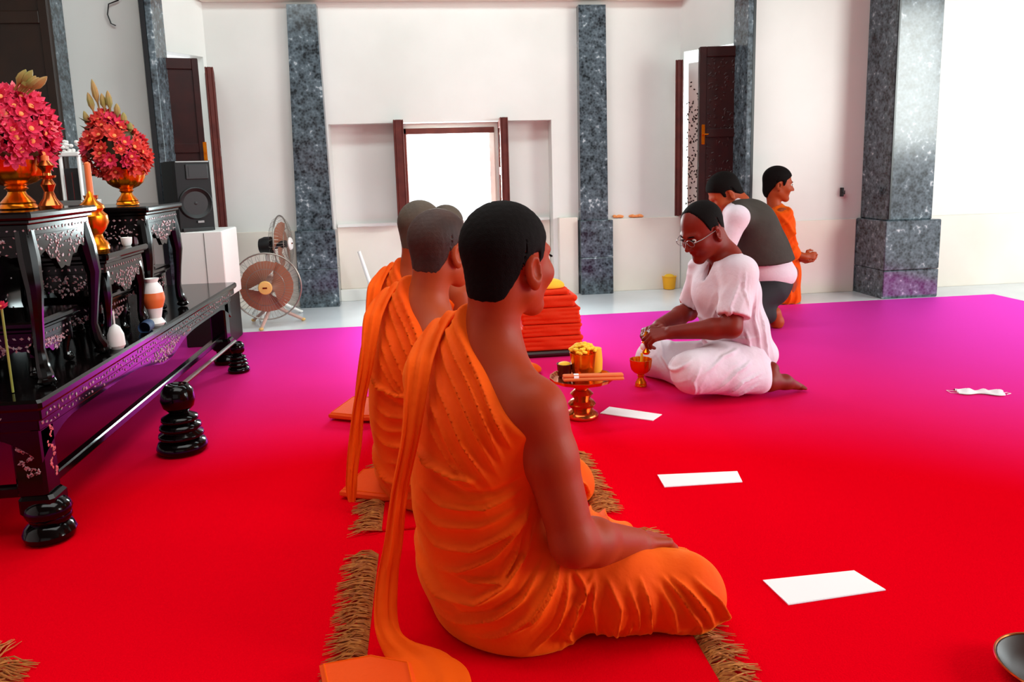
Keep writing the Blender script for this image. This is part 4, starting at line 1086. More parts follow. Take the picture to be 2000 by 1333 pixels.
# ---------------------------------------------------------------- fans
def fan(c, R, label, axis, base_z=0.0, full=True, tilt=0, body='fan_body', mot='fan_body', cap='fan_hub'):
    """wire-cage floor fan; axis: direction it blows"""
    root = thing('floor_fan', label, 'fan', (c[0], c[1], base_z)); c = Vector(c); ax = Vector(axis).normalized()
    q = ax.to_track_quat('Z', 'Y').to_matrix(); L = lambda r, a, h: c + q @ Vector((r * math.cos(a), r * math.sin(a), h))
    rim = MB(); rim.tube([L(R, i * math.pi / 20, 0) for i in range(40)], .0055, 6, closed=True); rim.tube([L(R * .55, i * math.pi / 16, .040) for i in range(32)], .0022, 5, closed=True)
    rim.obj('cage_rim', 'fan_cage', root, smooth=True)
    w = MB()
    for i in range(48):
        a = i * 2 * math.pi / 48
        w.tube([L(.045, a, .052), L(R * .6, a, .042), L(R * .88, a, .026), L(R, a, 0)], .0011, 3)
        if i % 2 == 0: w.tube([L(.045, a, -.07), L(R * .6, a, -.06), L(R * .9, a, -.035), L(R, a, 0)], .0011, 3)
    w.obj('cage_wires', 'fan_cage', root, kind='stuff')
    MB().lathe([(.043, .048), (.045, .056), (.040, .064), (.002, .067)], (0, 0, 0), 20, Matrix.Translation(c) @ q.to_4x4()).obj('cage_cap', cap, root, smooth=True)
    MB().box(-.014, .014, -.004, .006, .0665, .069, Matrix.Translation(c) @ q.to_4x4()).obj('badge', 'brass', root)
    for k in range(3):
        a0 = k * 2 * math.pi / 3 + 2.2; b = MB(); n = 7; top = []; bot = []
        for i in range(n):
            for j in range(5):
                rr = .03 + (R * .78 - .03) * j / 4; wd = (.40 + .70 * math.sin(min(1, j / 3.2) * math.pi * .55)); a = a0 + wd * (i / (n - 1) - .5) * 2
                h = -.018 * (i / (n - 1) - .5) * 2 - .005; top.append(L(rr, a, h + .0015)); bot.append(L(rr, a, h - .0015))
        f = []; N = n * 5
        for i in range(n - 1):
            for j in range(4):
                q0 = i * 5 + j; f.append((q0, q0 + 1, q0 + 6, q0 + 5)); f.append((N + q0, N + q0 + 5, N + q0 + 6, N + q0 + 1))
        for i in range(n - 1):
            for j in (0, 4): a_, b2_ = i * 5 + j, (i + 1) * 5 + j; f.append((a_, b2_, N + b2_, N + a_))
        b.add(top + bot, f).obj('blade', 'fan_blade', root, smooth=True)
    MB().lathe([(.002, -.16), (.05, -.155), (.062, -.12), (.060, -.075), (.03, -.065), (.025, .03), (.002, .035)], (0, 0, 0), 18, Matrix.Translation(c) @ q.to_4x4()).obj('motor', mot, root, smooth=True)
    if full:
        m0 = c - ax * .11; g = Vector((c.x - ax.x * .11, c.y - ax.y * .11, base_z + .02))
        MB().tube([m0 + Vector((0, 0, -.05)), g + Vector((0, 0, .10))], .014, 10).obj('post', body, root, smooth=True)
        for k in range(3):
            a = math.radians((-100, 20, 140)[k]); e = Vector((g.x + .20 * math.cos(a), g.y + .20 * math.sin(a), base_z + .012))
            MB().tube([g + Vector((0, 0, .12)), (g * .5 + e * .5) + Vector((0, 0, .055)), e], [.012, .012, .010], 8).obj('leg', body, root, smooth=True)
            MB().ball(e, (.016, .016, .011), 8, 6).obj('rubber_foot', cap, root, smooth=True)
    return root
fc = P(521, 560, 4.92); fan((fc.x, 4.92, fc.z), .218, 'floor fan with round wire cage and tan hub facing us at the carpet edge', (.02, -1, -.02), 0.0)
f2 = P(548, 480, 5.25)
fan((f2.x, 5.32, P(548, 478, 5.3).z), .20, 'second wire-cage fan with black motor seen nearly edge-on behind the tan-hubbed fan', (.97, -.10, .05), 0.0, body='white', mot='black', cap='white')

# ---------------------------------------------------------------- black turned posts with the rod between them
def turned(c, s, label):
    root = thing('turned_post', label, 'post', tuple(c))
    b = MB(); pr = [(.055, 0), (.082, .006), (.088, .022), (.080, .042), (.058, .052)]
    z = .052
    for k, r in enumerate((.078, .072, .064)): pr += [(r - .012, z), (r, z + .010), (r - .002, z + .020), (r - .018, z + .028)]; z += .030
    pr += [(.032, z + .006), (.034, z + .012)]
    b.lathe([(a * s, h * s) for a, h in pr], c, 28).obj('base_rings', 'lacquer', root, smooth=True, angle=1.2)
    z0 = z + .010; pr = [(.034, z0), (.052, z0 + .018), (.059, z0 + .045), (.054, z0 + .078), (.040, z0 + .098), (.034, z0 + .100), (.030, z0 + .094), (.004, z0 + .085)]
    MB().lathe([(a * s, h * s) for a, h in pr], c, 24).obj('knob', 'lacquer', root, smooth=True, angle=1.2)
    return (z0 + .098) * s
pp = PZ(358, 885); pz = turned((pp.x, pp.y, .0075), 1.0, 'near black lacquered turned post with stacked rings on the red carpet')
p2 = Vector((-.975, 3.80, 0)); pz2 = turned((p2.x, p2.y, .0075), .62, 'far small black turned post at the end of the altar under the thin rod')
A_ = Vector((pp.x + .012, pp.y + .012, .0075 + pz * .97)); B_ = Vector((p2.x, p2.y - .03, .0075 + pz2 + .012))
t = thing('thin_rod', 'thin silver-red rod leaning from the near turned post to the far one', 'rod', tuple(A_))
MB().tube([A_, B_], .008, 8).obj('rod', 'greymetal', t, smooth=True)
MB().tube([A_ + (B_ - A_) * .0, A_ + (B_ - A_) * .45], .0086, 8).obj('red_half', 'lacquer_red', t, smooth=True)

# ---------------------------------------------------------------- paper, mask, mats, cushions, offerings on the carpet
def envelope(pix, label):
    q = [PZ(x, y, .009) for x, y in pix]; c = sum(q, Vector()) / 4
    root = thing('white_envelope', label, 'envelope', (c.x, c.y, .0075), )
    e = MB(); v = [(p.x, p.y, .0076) for p in q] + [(p.x, p.y, .0096) for p in q]
    e.add(v, [(3, 2, 1, 0), (4, 5, 6, 7), (0, 1, 5, 4), (1, 2, 6, 5), (2, 3, 7, 6), (3, 0, 4, 7)]); e.obj('envelope_body', 'paper', root)
    f = MB(); m = [q[0].lerp(q[3], .02), q[1].lerp(q[2], .02), q[1].lerp(q[2], .3), q[0].lerp(q[3], .3)]
    v = [(p.x, p.y, .0097) for p in m] + [(p.x, p.y, .0103) for p in m]; f.add(v, [(3, 2, 1, 0), (4, 5, 6, 7), (0, 1, 5, 4), (1, 2, 6, 5), (2, 3, 7, 6), (3, 0, 4, 7)]); f.obj('flap', 'paper', root)
envelope([(1540, 1182), (1730, 1153), (1668, 1115), (1490, 1134)], 'nearest and largest white envelope on the red carpet')
envelope([(1298, 952), (1450, 942), (1440, 921), (1284, 928)], 'middle white envelope on the red carpet, right of the nearest monk')
envelope([(1172, 808), (1275, 822), (1293, 810), (1190, 795)], 'farthest white envelope, beside the brass offering stand')
# face mask lying crumpled
root = thing('face_mask', 'crumpled white face mask lying on the carpet at right', 'mask', tuple(PZ(1912, 772)))
c = PZ(1912, 771); d = nrm(V(PZ(1968, 772)) - V(PZ(1858, 768)))
nx, ny = 22, 8; b = MB(); v = []; rnd = random.Random(8)
for k in range(2):
    for i in range(nx):
        for j in range(ny):
            u = (i / (nx - 1) - .5); w = (j / (ny - 1) - .5); wd = .060 * (1 - .35 * math.cos(u * 9)); 
            p = V(c) + d * u * .175 + V(-d[1], d[0], 0) * w * wd
            v.append((p[0], p[1], .010 + .006 * math.sin(j * 2.6) + .006 * (1 + math.sin(u * 19)) * (.5 - abs(w)) * 2 + (.0018 if k else 0)))
f = []; N = nx * ny
for i in range(nx - 1):
    for j in range(ny - 1):
        a0 = i * ny + j; f.append((a0, a0 + ny, a0 + ny + 1, a0 + 1)); f.append((N + a0, N + a0 + 1, N + a0 + ny + 1, N + a0 + ny))
b.add(v, f).obj('cloth', 'paper', root, smooth=True)
for s_ in (-1, 1):
    e = V(c) + d * s_ * .085; MB().tube([Vector(e) * 1 + Vector((0, 0, .011 - e[2])), Vector((e[0] + d[0] * s_ * .03, e[1] + d[1] * s_ * .03 + .015, .009)), Vector((e[0] + d[0] * s_ * .035, e[1] - .01, .009)), Vector((e[0] + d[0] * s_ * .005, e[1] - .022, .010))], .0012, 5).obj('ear_loop', 'paper', root, smooth=True)

def fringed_mat(label, x0, x1, y0, y1, sides, seed, z=.0075, rot=0):
    root = thing('fringed_mat', label, 'mat', ((x0 + x1) / 2, (y0 + y1) / 2, z)); rnd = random.Random(seed)
    MB().box(x0, x1, y0, y1, z, z + .009, bev=.003).obj('mat_cloth', 'matred', root)
    for side in sides:
        b = MB(); L = (y1 - y0) if side in 'lr' else (x1 - x0); n = int(L / .0032)
        for i in range(n):
            t = (i + rnd.random()) / n; ln = rnd.uniform(.055, .10); sw = rnd.uniform(-.035, .035)
            for q in range(2):
                if side == 'l': p = (x0 + .004, y0 + t * L, z + .006); d_ = (-1, sw * 6)
                elif side == 'r': p = (x1 - .004, y0 + t * L, z + .006); d_ = (1, sw * 6)
                elif side == 't': p = (x0 + t * L, y1 - .004, z + .006); d_ = (sw * 6, 1)
                else: p = (x0 + t * L, y0 + .004, z + .006); d_ = (sw * 6, -1)
                pts = []; cv = rnd.uniform(-1, 1); h = rnd.uniform(.003, .016)
                for k in range(5):
                    s_ = k / 4; pts.append((p[0] + d_[0] * ln * s_ + (-d_[1] * 0 + (cv * .012 * math.sin(s_ * 5) if side in 'tb' else 0)), p[1] + d_[1] * ln * s_ + (cv * .012 * math.sin(s_ * 5) if side in 'lr' else 0), z + .002 + h * math.sin(min(1, s_ * 1.15) * math.pi) + .001))
                b.tube(pts, [.0017, .0019, .0018, .0014, .0006], 4)
        b.obj('fringe', 'fringe', root, kind='stuff', smooth=True)
    return root
fringed_mat('red mat with straw-coloured fringe under the nearest monk', -.160, .520, 1.02, 1.83, 'lr', 1)
fringed_mat('red mat with straw-coloured fringe under the second monk', -.16, .44, 1.96, 2.42, 'lr', 2)
fringed_mat('red mat with long straw fringe cut off at the lower left corner', -1.5, -.93, .9, 1.515, 'tr', 3)
def cushion(label, pts, h, name='cushion'):
    """flat wedge of cloth-covered foam with rounded edges, over a ground outline"""
    c = sum((Vector(p) for p in pts), Vector()) / len(pts); root = thing(name, label, 'cushion', (c.x, c.y, .0075))
    b = MB(); n = len(pts); v = []
    for ins, z in ((.0, .0165), (-.006, .022), (-.006, .0165 + h - .006), (.006, .0165 + h)):
        for p in pts:
            d_ = (c - Vector(p)).normalized(); v.append((p[0] + d_.x * ins, p[1] + d_.y * ins, z))
    f = [tuple(range(n - 1, -1, -1)), tuple(range(3 * n, 4 * n))]
    for k in range(3):
        for i in range(n): j = (i + 1) % n; f.append((k * n + i, k * n + j, (k + 1) * n + j, (k + 1) * n + i))
    b.add(v, f).obj('cushion_cover', 'cushion', root)
    MB().tube([(v[3 * n + i][0], v[3 * n + i][1], .0165 + h) for i in range(n)], .0022, 5, closed=True).obj('seam', 'sash', root, smooth=True)
    return root
def seat_cushion(sh, lab):
    cushion(lab, [(sh[0] - .17, sh[1] + 1.53, 0), (sh[0] + .10, sh[1] + 1.42, 0), (sh[0] + .32, sh[1] + 1.62, 0), (sh[0] + .18, sh[1] + 1.86, 0), (sh[0] - .08, sh[1] + 1.76, 0)], .028)
# ---------------------------------------------------------------- offerings on the carpet
def folded_robes():
    q = PZ(1078, 700); c = Vector((q.x, q.y + .12, 0)); z = .0076; rnd = random.Random(6)
    t = MB().box(c.x - .17, c.x + .17, c.y - .13, c.y + .13, z, z + .03, bev=.01).obj('offering_tray', 'darkbrown'); tag(t, 'low dark tray under the stack of folded orange robes', 'tray'); z += .0302
    labs = ['folded orange robe at the bottom of the stack', 'folded orange robe, second from the bottom of the stack', 'bulky folded orange robe in the middle of the stack', 'folded orange robe, second from the top of the stack', 'thin dark red folded robe just under the yellow cloth']
    for i, (h, w, d_, m) in enumerate(((.075, .17, .12, 'robe_red'), (.065, .165, .12, 'robe_red'), (.085, .165, .12, 'robe_red'), (.062, .145, .115, 'robe_red'), (.03, .125, .105, 'robe_red'))):
        root = thing('folded_robe', labs[i], 'robe', (c.x, c.y, z), 'folded orange robes in a stack')
        ox = rnd.uniform(-.012, .012)
        s = SDF(); nl = max(1, int(h / .021)); hh = h / nl
        for k in range(nl):
            zz = z + hh * (k + .5); o = ox + rnd.uniform(-.008, .008)
            s.cone((c.x - w + .02 + o, c.y - d_ + .02, zz), (c.x + w - .02 + o, c.y - d_ + .02, zz + rnd.uniform(-.003, .003)), hh * .56, hh * .56, .004)
            s.cone((c.x + w - .02 + o, c.y - d_ + .02, zz), (c.x + w - .02 + o, c.y + d_ - .02, zz), hh * .56, hh * .56, .004)
            s.cone((c.x - w + .02 + o, c.y - d_ + .02, zz), (c.x - w + .02 + o, c.y + d_ - .02, zz), hh * .56, hh * .56, .004)
        s.cut(lambda p, z=z: z + .0005 - p[:, 2], .002); s.cut(lambda p, z=z, h=h: p[:, 2] - (z + h - .0005), .002)
        body = SDF(); body.ell((c.x + ox, c.y, z + h / 2), (w * .98, d_ * .98, h * .9)); body.cut(lambda p, z=z: z + .001 - p[:, 2], .001); body.cut(lambda p, z=z, h=h: p[:, 2] - (z + h - .001), .001)
        s.group(body, .004)
        implicit('cloth_folds', s, (c.x - w - .04, c.y - d_ - .04, z - .012), (c.x + w + .04, c.y + d_ + .04, z + h + .012), .007, m, root, disp=lambda v, i=i: .0075 * vnoise(v, 32, i) * np.exp(-((v[:, 2] - z - h / 2) / (h * .45)) ** 4))
        z += h + .0012
    y = thing('yellow_cloth', 'bright yellow folded cloth on top of the orange robe stack', 'cloth', (c.x, c.y, z))
    s = SDF().ell((c.x - .005, c.y, z + .005), (.10, .085, .042)).cut(lambda p: z + .0005 - p[:, 2], .003)
    implicit('cloth', s, (c.x - .14, c.y - .12, z - .01), (c.x + .14, c.y + .12, z + .06), .006, 'yellowcloth', y, disp=lambda v: .003 * vnoise(v, 50, 4) * (v[:, 2] > z + .004))
folded_robes()
# brass stand with the golden bowl, the dark cup and the bundle of candles
sp = PZ(1143, 828); sx, sy = sp.x, sp.y + .06
root = thing('brass_stand', 'turned brass offering stand with round tray on the carpet, behind the nearest monk’s shoulder', 'stand', (sx, sy, .0075))
root['label'] = 'turned brass offering stand with round tray beside the nearest monk\'s shoulder'
MB().lathe([(.060, 0), (.066, .006), (.064, .018), (.050, .028), (.040, .036), (.050, .046), (.056, .058), (.046, .070), (.032, .078), (.038, .088), (.046, .098), (.036, .108), (.026, .116), (.034, .128), (.030, .138)], (sx, sy, .0076), 32).obj('turned_foot', 'brass', root, smooth=True, angle=1.0)
MB().lathe([(.030, .138), (.07, .146), (.105, .150), (.122, .156), (.126, .168), (.120, .168), (.112, .158), (.002, .156)], (sx, sy, .0076), 48, ripple=(16, .02)).obj('tray', 'brass', root, smooth=True)
zt = .0076 + .157
ct = P(1152, 755, sy - .04).x
cb_ = thing('candle_bundle', 'bundle of long orange candles tied with white, lying across the brass tray', 'candles', (sx + .05, sy - .08, zt + .012))
for k, (dy, dz) in enumerate(((0, 0), (.014, 0), (.007, .0115), (-.007, .0115), (-.014, 0))):
    a_, b_ = Vector((sx - .085, sy - .06 + dy, zt + .0205 + dz)), Vector((sx + .145, sy - .085 + dy, zt + .0205 + dz))
    MB().tube([a_, a_.lerp(b_, .02), a_.lerp(b_, .98), b_], [.0045, .0068, .0068, .005], 8).obj('candle', 'candle', cb_, smooth=True)
a_, b_ = Vector((sx - .085, sy - .06, zt + .026)), Vector((sx + .145, sy - .085, zt + .026))
MB().tube([a_.lerp(b_, .18), a_.lerp(b_, .26)], .0165, 12, flat=.9).obj('white_tie', 'paper', cb_, smooth=True)
bx_ = P(1140, 740, sy + .02).x
bw = thing('gold_bowl', 'golden cup heaped with yellow flowers on the brass stand', 'bowl', (bx_, sy + .03, zt))
MB().lathe([(.036, .0005), (.044, .012), (.047, .05), (.052, .095), (.054, .10), (.050, .10), (.044, .05), (.002, .03)], (bx_, sy + .03, zt), 28).obj('cup', 'gold', bw, smooth=True)
rnd = random.Random(5)
fl_ = MB()
for i in range(70):
    a = rnd.uniform(0, 6.28); r_ = .048 * math.sqrt(rnd.random()); fl_.ball((bx_ + r_ * math.cos(a), sy + .03 + r_ * math.sin(a), zt + .100 + .035 * (1 - (r_ / .055) ** 2) + rnd.uniform(-.004, .004)), (.010, .010, .007), 8, 5)
fl_.obj('flower_heads', 'yellow', bw, smooth=True, kind='stuff')
w_ = MB().lathe([(.001, 0), (.028, .004), (.030, .05), (.026, .10), (.001, .105)], (bx_ + .062, sy + .082, zt), 16).obj('wrapped_packet', 'yellowcloth', smooth=True); tag(w_, 'pale yellow wrapped packet behind the golden cup', 'packet')
q = PZ(1093, 790)
dc = thing('dark_cup', 'small dark cup of yellow petals left of the golden cup', 'cup', (sx - .055, sy + .05, zt))
MB().lathe([(.022, .0005), (.027, .006), (.030, .05), (.032, .055), (.028, .055), (.002, .045)], (sx - .060, sy + .04, zt), 20).obj('cup', 'lacquer_red', dc, smooth=True)
MB().ball((sx - .060, sy + .04, zt + .052), (.026, .026, .010), 12, 6).obj('petals', 'yellow', dc, smooth=True)
# bowl in front of the man in white
q = PZ(1254, 760); pr = pedestal_bowl((q.x, q.y + .02, .0076), .125, .050, 'small gold footed bowl on the carpet before the man in white', m='gold')
MB().tube([(q.x + .0, q.y + .02, .10), (q.x + .006, q.y + .02, .16)], .006, 8).obj('candle', 'yellow', pr, smooth=True)
# dark dish at the lower right corner
q = PZ(2010, 1330)
ds = thing('dark_dish', 'dark dish with a shiny pale rim cut off at the lower right corner', 'dish', (q.x, q.y, .0075))
cx, cy = q.x + .035, q.y - .02
MB().lathe([(.055, 0), (.075, .01), (.098, .03), (.100, .034), (.094, .034), (.07, .016), (.002, .010)], (cx, cy, .0076), 40).obj('dish_body', 'darkbrown', ds, smooth=True)
MB().tube([(cx + .0985 * math.cos(i * math.pi / 24), cy + .0985 * math.sin(i * math.pi / 24), .042) for i in range(48)], .0022, 6, closed=True).obj('rim', 'brass', ds, smooth=True)
# ---------------------------------------------------------------- people
SASH = [(890, 690, 925, 680, 1.74, .008), (872, 650, 910, 630, 1.67, .009), (850, 636, 897, 606, 1.60, .009), (822, 655, 872, 640, 1.545, .009), (800, 690, 852, 690, 1.49, .009),
        (791, 730, 840, 735, 1.455, .009), (784, 850, 821, 848, 1.425, .009), (764, 960, 797, 960, 1.43, .009), (750, 1060, 787, 1060, 1.44, .009), (736, 1130, 778, 1130, 1.44, .008),
        (730, 1200, 778, 1215, 1.42, .008), (736, 1245, 800, 1250, 1.40, .007), (755, 1290, 872, 1276, 1.375, .006), (775, 1330, 912, 1325, 1.33, .005), (790, 1370, 925, 1375, 1.27, .004)]
m1, Q1, hc1, HR1 = monk('person', 'nearest monk in orange robe seated cross-legged with his back to us', (0, 0, 0), fold_pix=px_lines(FR, 1.43), hr=.0042, head_yaw=40, s_head=1.05, head_shift=(.006, 0, -.010))
sash(m1, SASH)
def shifted_folds(sh): return px_lines(FR, 1.43)
S2 = (-.137, .655, -.028)
m2, Q2, hc2, HR2 = monk('person', 'second monk in orange robe, brown shaven head, seated just behind the nearest monk', S2, hair='hair_brown', skin='skin_light', fold_pix=px_lines(FR, 1.43), hr=.0062, head_yaw=42, head_shift=(.016, 0, -.022))
SASH2 = SASH[:9] + [(744, 1130, 776, 1130, 1.44, .009), (742, 1180, 772, 1190, 1.44, .008), (748, 1215, 768, 1215, 1.44, .006)]
sash(m2, SASH2, S2)
S3 = (-.178, 1.35, -.052)
m3, Q3, hc3, HR3 = monk('person', 'third monk in the row, grey stubbled head and orange shoulder showing behind the second', S3, hair='hair_grey', skin='skin_light', fold_pix=px_lines(FR, 1.43), hr=.009, head_yaw=55)
sash(m3, SASH2, S3)
S4 = (-.060, 2.03, -.105)
m4, Q4, hc4, HR4 = monk('person', 'farthest monk of the row, almost hidden between the heads of the nearer two', S4, hair='hair_grey', skin='skin_light', hr=.010, head_yaw=55)
sash(m4, SASH2, S4)
cushion('orange wedge cushion at the very bottom edge beside the nearest monk', [(-.245, 1.375, 0), (-.15, 1.39, 0), (-.07, 1.355, 0), (-.05, 1.22, 0), (-.2, 1.2, 0)], .020)
cushion('orange wedge cushion on the carpet, left of the second monk', [(-.293, 2.194, 0), (-.239, 2.345, 0), (-.12, 2.36, 0), (-.10, 2.13, 0), (-.163, 2.136, 0)], .022)
cushion('orange wedge cushion on the carpet, left of the third monk', [(-.419, 2.947, 0), (-.346, 3.155, 0), (-.22, 3.12, 0), (-.20, 2.87, 0), (-.303, 2.889, 0)], .022)

def limb(B, pts, rs, k=.03, j=.02):
    g = SDF(); g.chain(pts, rs, j); B.group(g, k)

# ---- man in white, kneeling in profile with his head bowed over his hands
def man_in_white():
    root = thing('person', 'man in white short-sleeved shirt and trousers with glasses, kneeling over a small bowl', 'person', tuple(PZ(1430, 745, .0076)))
    pv = lambda x, y, Y: V(P(x, y, Y))
    HR = head_frame(203, -30, 0); s = 1.03; hc = pv(1371, 450, 3.06)
    neck = pv(1418, 506, 3.08); chest = pv(1418, 572, 3.07); waist = pv(1434, 640, 3.08); pel = pv(1446, 705, 3.08)
    sL, sR = pv(1444, 533, 2.94), pv(1378, 527, 3.22)
    eL, wL = pv(1428, 640, 2.86), pv(1312, 650, 2.95); eR, wR = pv(1345, 608, 3.30), pv(1288, 636, 3.10)
    hL, kL, aL = pv(1452, 712, 2.98), pv(1352, 727, 2.87), pv(1500, 745, 2.89)
    hR_, kR, aR = pv(1432, 708, 3.18), pv(1278, 702, 3.30), pv(1345, 738, 3.06)
    T = frame(nrm(V(-.94, -.34, 0)))
    B = SDF(); B.ell(pel, V(.15, .12, .11), T, 0); B.ell(waist, V(.135, .115, .12), T, .05); B.ell(chest, V(.145, .11, .13), T, .05)
    B.cone(sL, sR, .05, .05, .05); B.cone(neck, hc + HR @ V(0, -.026, -.05), .062, .060, .04); B.cone(neck, sL, .045, .04, .05); B.cone(neck, sR, .045, .04, .05)
    limb(B, [sL, eL, eL + (wL - eL) * .3, wL], [.050, .042, .042, .028]); limb(B, [sR, eR, eR + (wR - eR) * .3, wR], [.050, .042, .040, .028])
    limb(B, [hL, kL, aL], [.085, .06, .036], .03); limb(B, [hR_, kR, aR], [.085, .06, .036], .03)
    toe = pv(1566, 757, 2.93); B.cone(aL, pv(1506, 722, 2.92), .036, .034, .02); limb(B, [aL + V(.0, 0, -.002), aL * .5 + toe * .5 + V(0, 0, .010), toe], [.040, .030, .013], .02)
    for i in range(5): B.cone(toe + V(-.01, -.018 + .009 * i, .004), toe + V(.012 - .004 * abs(i - 1), -.020 + .010 * i, -.001), .0075, .0065, .004)
    add_hand(B, wL, nrm(V(-1, .25, -.15)), V(-.1, -.5, .8), V(0.1, .9, .5), .98, (35, 45, 35)); add_hand(B, wR, nrm(V(-.75, -.45, -.05)), V(-.2, .2, 1), V(.1, -.9, .3), .98, (35, 45, 35))
    L = add_head(B, hc, HR, s, jaw=1.08)
    B.cut(lambda p: .009 - p[:, 2], .001)
    implicit('body', B, (.82, 2.6, 0), (1.80, 3.5, 1.0), .0058, 'skin_dark', root, zmin=.0085)
    H = hair_sdf(hc, HR, s, .004, LINE_BALD); implicit('hair', H, hc - .15, hc + .16, .005, 'hair', root)
    eyes(L, HR, s, root)
    g = MB(); 
    for q in (-1, 1): g.tube([L(q * .031 + .021 * math.cos(a), .103, .004 + .015 * math.sin(a)) for a in [i * math.pi / 8 for i in range(16)]], .0014, 5, closed=True)
    g.tube([L(-.010, .104, .006), L(0, .108, .009), L(.010, .104, .006)], .0014, 5)
    for q in (-1, 1): g.tube([L(q * .052, .101, .008), L(q * .070, .070, .007), L(q * .080, .0, .004)], .0013, 5)
    g.obj('glasses', 'greymetal', root, smooth=True)
    # shirt
    S_ = SDF(); S_.ell(chest + V(.0, 0, 0), V(.165, .135, .145), T, 0); S_.ell(waist + V(.0, 0, -.01), V(.165, .140, .15), T, .06); S_.ell(pel + V(.015, 0, .045), V(.165, .125, .09), T, .05)
    S_.cone(sL + V(0, 0, -.004), sR + V(0, 0, -.004), .062, .062, .05); S_.cone(neck + V(.01, .0, -.03), sL, .062, .058, .05); S_.cone(neck + V(.01, 0, -.03), sR, .062, .058, .05)
    l1 = sL + (eL - sL) * .80; S_.chain([sL, l1 + V(.004, -.004, 0)], [.064, .068], .04); r1 = sR + (eR - sR) * .8; S_.chain([sR, r1], [.062, .062], .04)
    dl = nrm(eL - sL); dr = nrm(eR - sR)
    S_.cut(lambda p: np.where(np.linalg.norm(np.cross(p - sL, dl), axis=1) < .09, (p - l1) @ dl, -1) - .0, .003)
    S_.cut(lambda p: np.where((np.linalg.norm(np.cross(p - sR, dr), axis=1) < .08) & ((p - chest) @ nrm(sR - chest) > .1), (p - r1) @ dr, -1), .003)
    # collar opening
    S_.sub(neck + V(-.028, -.01, .050), V(.078, .088, .066), I3, .006); S_.sub(neck + V(-.10, -.035, -.03), V(.016, .05, .06), T, .006)
    S_.cut(lambda p: (pel[2] - .065) - p[:, 2], .004)
    U = (.33 ** .5 * 0 + 1, 0, 0)
    fl = px_lines([([(1400, 520), (1375, 560), (1365, 600)], .006, .008), ([(1430, 540), (1405, 590), (1400, 640)], .006, .008), ([(1470, 560), (1468, 620), (1480, 690)], .005, .010), ([(1360, 610), (1390, 660), (1420, 690)], .006, .010),
        ([(1450, 640), (1460, 680), (1450, 710)], .006, .008), ([(1390, 630), (1430, 660), (1480, 655)], .005, .009), ([(1485, 600), (1488, 650), (1495, 700)], .005, .008), ([(1375, 640), (1410, 680), (1450, 690)], .005, .008), ([(1440, 520), (1432, 560), (1440, 600)], .004, .007)], 2.95)
    hf = folds(fl)((1, 0, 0))
    implicit('shirt', S_, (.85, 2.65, .0), (1.75, 3.5, .80), .0062, 'whitecloth', root, disp=lambda v: hf(v) + .003 * vnoise(v, 26, 2) + .0012 * vnoise(v, 70, 3), zmin=.0085)
    # trousers
    Tr = SDF(); Tr.ell(pel + V(0, 0, -.01), V(.158, .130, .105), T, 0)
    limb(Tr, [hL, hL + (kL - hL) * .5 + V(0, 0, .01), kL], [.112, .100, .082], .05); limb(Tr, [kL, kL + (aL - kL) * .5, aL + (kL - aL) * .12], [.076, .070, .056], .05)
    limb(Tr, [hR_, kR], [.105, .078], .05); limb(Tr, [kR, aR], [.075, .055], .05)
    Tr.cut(lambda p: .0085 - p[:, 2], .006)
    fl = px_lines([([(1440, 680), (1400, 690), (1345, 720)], .005, .010), ([(1460, 700), (1420, 715), (1370, 760)], .006, .009), ([(1480, 720), (1430, 735), (1400, 765)], .006, .008), ([(1350, 700), (1335, 730), (1345, 765)], .004, .008), ([(1470, 740), (1440, 755), (1420, 770)], .005, .007),
        ([(1330, 670), (1300, 690), (1270, 700)], .005, .008), ([(1340, 690), (1310, 715), (1285, 730)], .005, .008)], 2.9)
    hf2 = folds(fl)((1, 0, 0))
    implicit('trousers', Tr, (.8, 2.6, 0), (1.7, 3.5, .4), .0062, 'whitecloth', root, disp=lambda v: hf2(v) + .003 * vnoise(v, 28, 7) + .0012 * vnoise(v, 80, 3), zmin=.0085)
    q = pv(1262, 672, 3.0)
    o = thing('gold_ornament', 'little gold ornament held in the hands of the man in white', 'ornament', tuple(q))
    MB().lathe([(.012, -.045), (.018, -.035), (.008, -.02), (.016, -.005), (.020, .01), (.008, .022), (.012, .035), (.004, .055)], tuple(q), 14).obj('ornament_body', 'gold', o, smooth=True)
    MB().ball((q[0] - .016, q[1] - .005, q[2] - .01), (.012, .010, .016), 10, 6).obj('white_flower', 'paper', o, smooth=True)
man_in_white()

